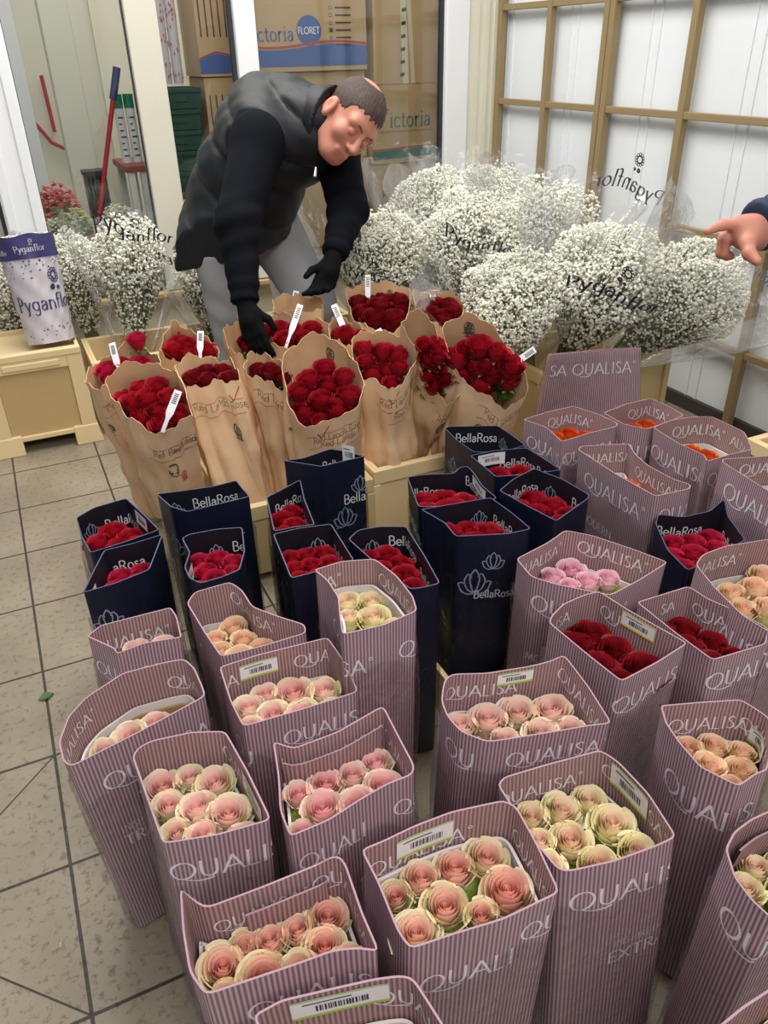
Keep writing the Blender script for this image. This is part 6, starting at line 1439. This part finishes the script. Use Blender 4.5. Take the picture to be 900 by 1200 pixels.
def head_cut(F, X, s=1.06):
    for sx in (-1, 1):
        e = dist(ell(HP(sx * .032 * s, .092 * s, .004 * s), HR, (.017 * s, .014 * s, .011 * s)), X); F = -smin(-F, e, .008)
        ear = dist(ell(HP(sx * .089 * s, -.004 * s, -.006 * s), HR, (.007 * s, .010 * s, .018 * s)), X); F = -smin(-F, ear, .004)
        ball = dist(ell(HP(sx * .032 * s, .079 * s, .004 * s), HR, (.0125 * s, .0125 * s, .0125 * s)), X); F = smin(F, ball, .003)
    m = dist(rcone(HP(-.02 * s, .094 * s, -.0655 * s), HP(.02 * s, .094 * s, -.0655 * s), .003 * s, .003 * s), X)
    return -smin(-F, m, .004)
pel, wai, che, nb = V3('pelvis'), V3('waist'), V3('chest'), V3('neckb')
rsh, rel, rwr, rha, lsh, lel, lwr, lha = (V3(k) for k in ('rsh', 'rel', 'rwr', 'rha', 'lsh', 'lel', 'lwr', 'lha'))
rhip, lhip, rkn, lkn = (V3(k) for k in ('rhip', 'lhip', 'rkn', 'lkn'))
rft, lft = np.array((.855, 2.01, .06)), np.array((1.16, 1.93, .06))
rkn = np.array((.862, 2.01, .50)); lkn = np.array((1.15, 1.93, .52))
hd = np.array((.80, -.60, 0))                                       # heading of the hips
def body(X):
    P = [rcone(pel, wai, .115, .11), ('k', .06, rcone(wai, che, .11, .13)), ('k', .06, rcone(che, nb, .12, .065)), ('k', .05, rcone(rsh * .8 + che * .2, lsh * .8 + che * .2, .07, .07)),
         ('k', .03, rcone(nb, HP(0, -.03, -.04), .062, .060))] + head_prims()
    for a, b_, c in ((rsh, rel, rwr), (lsh, lel, lwr)): P += [('k', .03, rcone(a, b_, .052, .040)), ('k', .02, rcone(b_, c, .038, .026))]
    for a, b_, c in ((rhip, rkn, rft), (lhip, lkn, lft)): P += [('k', .05, rcone(a, b_, .070, .056)), ('k', .03, rcone(b_, c, .054, .036)), ('k', .02, rcone(c - (0, 0, .02), c + hd * .13 - (0, 0, .03), .028, .022))]
    for w_, d_ in ((rwr, rdir), (lwr, ldir)): P += [('k', .02, rcone(w_, w_ + d_ * .07, .022, .016))]
    return head_cut(blend(P, X, .04), X)
rdir = cdir(.25, -.95, .1); ldir = cdir(-.28, -.9, .2)
def hands(f): return hand_prims(rwr, rwr + rdir * .085, rdir, cdir(.9, .2, .4), cdir(.5, 0, -.8), (.25, .3, .35, .4), 1.0, f), hand_prims(lwr, lwr + ldir * .085, ldir, cdir(-.85, .0, .5), cdir(-.4, -.1, .9), (.45, .55, .6, .7), 1.0, f)
RH, LH = hands(1.12); RH_S, LH_S = hands(.86)
man = empty('person', (.95, 1.9, 0))
tag(man, 'person in black quilted vest and grey joggers bending over the kraft bunches', 'person')
hl, hh = hc - .17, hc + .17
lo = (min(rsh[0], rwr[0]) - .2, min(rha[1], hl[1]) - .12, .012); hi = (1.62, 2.36, 1.36)
person_body = sdf_object('body', body, lo, hi, .011, M['skin'], man, fine=[(hl[k], hh[k], .0042) for k in range(3)], smooth_it=1)
def hairline(X):
    q = (X - hc) @ HR.T / 1.06
    x, y, z = q[..., 0], q[..., 1], q[..., 2]
    cran = dist(ell(HP(0, -.0127, .0477), HR, (.0815, .103, .0895)), X)
    lim = np.where(y > .035, .062 + (.02 - np.abs(x)) * .12, np.where(y > -.005, .022 - .9 * (y + .005) * 0, -.015 - .55 * np.clip(-.005 - y, 0, .06)))
    lim = np.interp(y, (-.12, -.06, -.02, -.012, .03, .045, .11), (-.05, -.048, -.03, .015, .022, .058, .07))
    lim = lim + .004 * np.sin(x * 330 + z * 90) + .003 * np.sin(y * 410 - x * 120)
    bald = .006 * np.clip(1 - (((x - .012) / .034) ** 2 + ((y + .035) / .042) ** 2), 0, 1) * (z > .07) * 2.2
    d = np.maximum(cran + bald + .0016 * np.sin(x * 420) * np.sin(y * 390 + z * 300), (lim - z) * .8)
    return np.maximum(d, -(dist(ell(HP(0, -.0127, .0477), HR, (.070, .092, .078)), X)))
sdf_object('hair', hairline, hc - .15, hc + .15, .0036, M['hair'], man, smooth_it=1)
b = MB()
for sx in (-1, 1): b.tube([HP(sx * .012, .098, .026) - np.array(man.location), HP(sx * .032, .0985, .034) - np.array(man.location), HP(sx * .052, .083, .028) - np.array(man.location)], [.0018, .0026, .0014], 6)
b.build('eyebrows', M['brow'], man).parent = person_body
tdir = (che - pel) / np.linalg.norm(che - pel); back = np.cross(tdir, lsh - rsh); back /= np.linalg.norm(back)
if back[2] < 0: back = -back
def vest(X):
    sh_a, sh_b = rsh * .72 + che * .28 + back * .01, lsh * .72 + che * .28 + back * .01
    hm = (rhip + lhip) / 2 + np.array((-.02, .01, -.05))
    P = [rcone(hm, wai, .185, .165), ('k', .05, rcone(rhip + np.array((-.01, -.045, -.09)), pel, .160, .16)), ('k', .08, rcone(wai, che + back * .01, .165, .172)), ('k', .08, rcone(che + back * .02, nb - tdir * .02, .165, .115)), ('k', .06, rcone(sh_a, sh_b, .112, .112))]
    F = blend(P, X, .06)
    t = (X - pel) @ tdir                                             # quilted channels across the back
    ph = t / .125 + .12 * np.sin(((X - pel) @ np.cross(tdir, back)) * 9)
    F = F - .020 * np.abs(np.sin(PI * ph)) ** .4 + .014 + .002 * np.sin(X[..., 0] * 60 + X[..., 2] * 47) * np.sin(X[..., 1] * 55)
    ex = dist(rcone(pel - tdir * .02, nb, .128, .10), X)
    F = np.maximum(F, .695 + .24 * (X[..., 0] - .85) - X[..., 2])                                    # hem
    nk = np.linalg.norm(X - (nb + tdir * .06), axis=-1) - .075
    for s_, e in ((rsh, rel), (lsh, lel)):                          # arm holes
        o = (s_ - che); o = o / np.linalg.norm(o)
        F = np.maximum(F, (X - s_) @ (o * .9 + (e - s_) / np.linalg.norm(e - s_) * .15) - .012)
    fz = -smin(-F, (np.abs((X - nb) @ tdir - .03) - .0) * 0 + 1, .001)
    return fz
vest_o = sdf_object('quilted_vest', vest, (.60, 1.60, .58), (1.52, 2.42, 1.42), .0085, M['vest'], man, smooth_it=1)
ndir = (HP(0, -.03, -.05) - nb); ndir /= np.linalg.norm(ndir)
def collar(X):
    q = X - (nb - ndir * .01); t = q @ ndir; r = np.linalg.norm(q - t[..., None] * ndir, axis=-1)
    w_ = np.abs(r - (.090 + .16 * np.clip(t, 0, .09))) - .014
    return np.maximum(w_ - .004 * np.abs(np.sin(t * 45)), np.maximum(-t - .05, t - .078 + .35 * np.clip(q @ hf, -.05, .1)))
sdf_object('collar', collar, nb - .2, nb + .2, .006, M['vest'], man, smooth_it=2).parent = vest_o
def sweater(X):
    P = [rcone(wai, che, .128, .135), ('k', .05, rcone(che, nb, .13, .07))]
    P += [('k', .05, rcone(che * .5 + rsh * .5, rsh, .08, .082)), ('k', .05, rcone(che * .5 + lsh * .5, lsh, .08, .080))]
    F = blend(P, X, .05)
    for a, b_, c in ((rsh, rel, rwr), (lsh, lel, lwr)):
        F = smin(F, dist(rcone(a, b_, .083, .066), X), .04); F = smin(F, dist(rcone(b_, c, .066, .043), X), .03)
        L_ = np.linalg.norm(c - b_); d = (c - b_) / L_; t = (X - b_) @ d; near = np.linalg.norm(X - b_ - np.clip(t, 0, L_)[..., None] * d, axis=-1) < .12
        F = F - near * (.0035 * np.sin(t * 95 + X[..., 0] * 25) * np.exp(-((t - .05) / .12) ** 2) + .003 * np.sin(t * 140) * (t > L_ - .05))
        F = np.where(near & (t > L_ + .012), np.maximum(F, t - L_ - .012), F)
    return F
sdf_object('sweater', sweater, (.62, 1.40, .60), (1.50, 2.20, 1.26), .0085, M['sweater'], man, smooth_it=1)
for nm, PR, w_ in (('glove', RH, rwr), ('glove', LH, lwr)):
    c_ = PR[0][2]; sdf_object(nm, lambda X, PR=PR: blend(PR, X, .012), c_ - .16, c_ + .16, .0042, M['glove'], man, smooth_it=1)
def trousers(X):
    P = [rcone(pel - tdir * .03, pel + tdir * .06, .135, .128)]
    for a, b_, c in ((rhip, rkn, rft), (lhip, lkn, lft)): P += [('k', .05, rcone(a, b_, .112, .082)), ('k', .03, rcone(b_, c + np.array((0, 0, .06)), .082, .062))]
    F = blend(P, X, .05)
    F = F + .005 * np.sin(X[..., 2] * 31 + X[..., 0] * 23 + 2 * np.sin(X[..., 2] * 13)) * np.sin(X[..., 1] * 29 - X[..., 2] * 17 + X[..., 0] * 11)
    F = np.maximum(F, X[..., 2] - (.735 + .24 * (X[..., 0] - .85)))
    return np.maximum(F, .075 - X[..., 2])
sdf_object('joggers', trousers, (.58, 1.62, .06), (1.42, 2.40, 1.02), .0095, M['trouser'], man, smooth_it=1)
for c in (rft, lft):
    def shoe(X, c=c): return np.maximum(blend([rcone(c - (0, 0, .015), c + hd * .06 - (0, 0, .015), .045, .046), ('k', .03, rcone(c + hd * .06 - (0, 0, .02), c + hd * .16 - (0, 0, .025), .045, .036))], X, .03), .004 - X[..., 2])
    sdf_object('shoe', shoe, c - (.2, .25, .07), c + (.25, .2, .1), .007, M['shoe'], man)
b = MB(); z0_ = np.array((1.073, 1.609, 1.018))
b.tube([z0_ - np.array(man.location), z0_ + cdir(-.1, -1, .1) * .03 - np.array(man.location)], [.003, .0055], 8); b.build('zip_pull', M['zip'], man).parent = vest_o

# the person outside the view on the right whose hand points into the gypsophila
ptr = empty('person', (1.98, .02, 0))
tag(ptr, 'person reaching in from the right edge, navy sleeve, index finger pointing', 'person')
H = {k: np.array(v) for k, v in HAND.items()}
sh2 = np.array((1.93, .06, 1.40)); el2 = np.array((1.72, .24, 1.09))
pd, td = H['itip'] - H['ik'], H['th2'] - H['th0']
def bare(X):
    w_ = H['wrist']; p = H['palm']; ik = H['ik']; mid = H['imid']; tip = H['itip']; bk = np.array((.36, .78, -.1)); bk = bk / np.linalg.norm(bk); dn = np.array((0, 0, -1.0))
    P = [rcone(w_ + np.array((.05, .003, .0)), w_, .028, .026), ('k', .02, rcone(w_, p + np.array((.0, .0, -.002)), .026, .028))]
    P += [('k', .015, rcone(p + np.array((.01, 0, .012)), ik, .017, .0125)), ('k', .004, rcone(ik, mid, .0112, .0098)), ('k', .003, rcone(mid, tip, .0098, .0066))]
    for i, (o, L_) in enumerate(((.018, .046), (.034, .044), (.048, .036))):   # three curled fingers behind the index finger
        a = ik + bk * o * .75 + dn * (.008 + .004 * i) + np.array((.012, 0, 0)); b_ = a + np.array((-.026, .0, -.016)) * (L_ / .046); e = b_ + np.array((.004, .004, -.028)) * (L_ / .046); g = e + np.array((.02, .0, -.008))
        P += [('k', .012, rcone(p + bk * o * .5, a, .015, .0115)), ('k', .004, rcone(a, b_, .0105, .0098)), ('k', .004, rcone(b_, e, .0098, .009)), ('k', .004, rcone(e, g, .009, .0078))]
    P += [('k', .015, rcone(p + np.array((.005, -.01, -.008)), H['th0'], .018, .0145)), ('k', .006, rcone(H['th0'], H['th1'], .0135, .0115)), ('k', .004, rcone(H['th1'], H['th2'], .0115, .0085))]
    P += [('k', .02, rcone(w_ + np.array((.05, .003, .0)), el2, .028, .042)), ('k', .03, rcone(el2, sh2, .042, .055)), ('k', .06, rcone(sh2, (2.08, .0, 1.36), .07, .12)),
          ('k', .1, rcone((2.10, -.04, 1.33), (2.06, -.02, .95), .15, .13)), ('k', .06, rcone((2.06, -.06, 1.42), (2.04, 0, 1.56), .06, .055)), ('k', .03, rcone((2.04, .0, 1.66), (2.0, .03, 1.58), .095, .06)),
          ('k', .06, rcone((2.02, -.10, .92), (2.0, -.10, .08), .08, .045)), ('k', .06, rcone((2.12, .08, .92), (2.14, .10, .08), .08, .045))]
    return blend(P, X, .03)
sdf_object('body', bare, (1.26, -.28, .01), (2.30, .34, 1.78), .014, M['skin'], ptr, fine=[(1.26, 1.47, .0034), (.12, .32, .0034), (.95, 1.10, .0034)], smooth_it=1)
def jacket(X):
    cu = H['cuff'] + np.array((.004, 0, 0)); d = (el2 - cu) / np.linalg.norm(el2 - cu)
    P = [rcone(cu, el2, .043, .062), ('k', .03, rcone(el2, sh2, .062, .078)), ('k', .06, rcone(sh2, (2.08, .0, 1.36), .085, .14)), ('k', .1, rcone((2.10, -.04, 1.33), (2.06, -.02, .88), .175, .17))]
    F = blend(P, X, .03); t = (X - cu) @ d
    F = F - .004 * np.sin(t * 150) * (t < .25)
    return np.maximum(F, np.where(X[..., 0] < 1.6, -t - .004, -1))
sdf_object('navy_jacket', jacket, (1.33, -.28, .68), (2.34, .36, 1.56), .0085, M['jacket'], ptr, smooth_it=1)
def trousers2(X): return np.maximum(blend([rcone((2.06, -.02, .92), (2.06, -.02, .86), .15, .15), ('k', .04, rcone((2.02, -.10, .86), (2.0, -.10, .1), .10, .07)), ('k', .04, rcone((2.12, .08, .86), (2.14, .10, .1), .10, .07))], X, .03), .05 - X[..., 2])
sdf_object('dark_trousers', trousers2, (1.82, -.28, .04), (2.30, .32, 1.1), .014, M['grey_dark'], ptr)
def shoes2(X): return np.maximum(blend([rcone((2.0, -.10, .045), (1.9, -.06, .04), .045, .04), ('k', .001, rcone((2.14, .10, .045), (2.04, .14, .04), .045, .04))], X, .001), .004 - X[..., 2])
sdf_object('shoes', shoes2, (1.8, -.25, -.01), (2.3, .3, .15), .01, M['shoe'], ptr)
def hair2(X): return np.maximum(dist(ell((2.05, -.01, 1.68), np.eye(3), (.11, .105, .105)), X), (1.66 - X[..., 2]) * .7 + (2.0 - X[..., 0]) * .3)
sdf_object('hair', hair2, (1.9, -.16, 1.54), (2.2, .14, 1.82), .009, M['hair'], ptr)
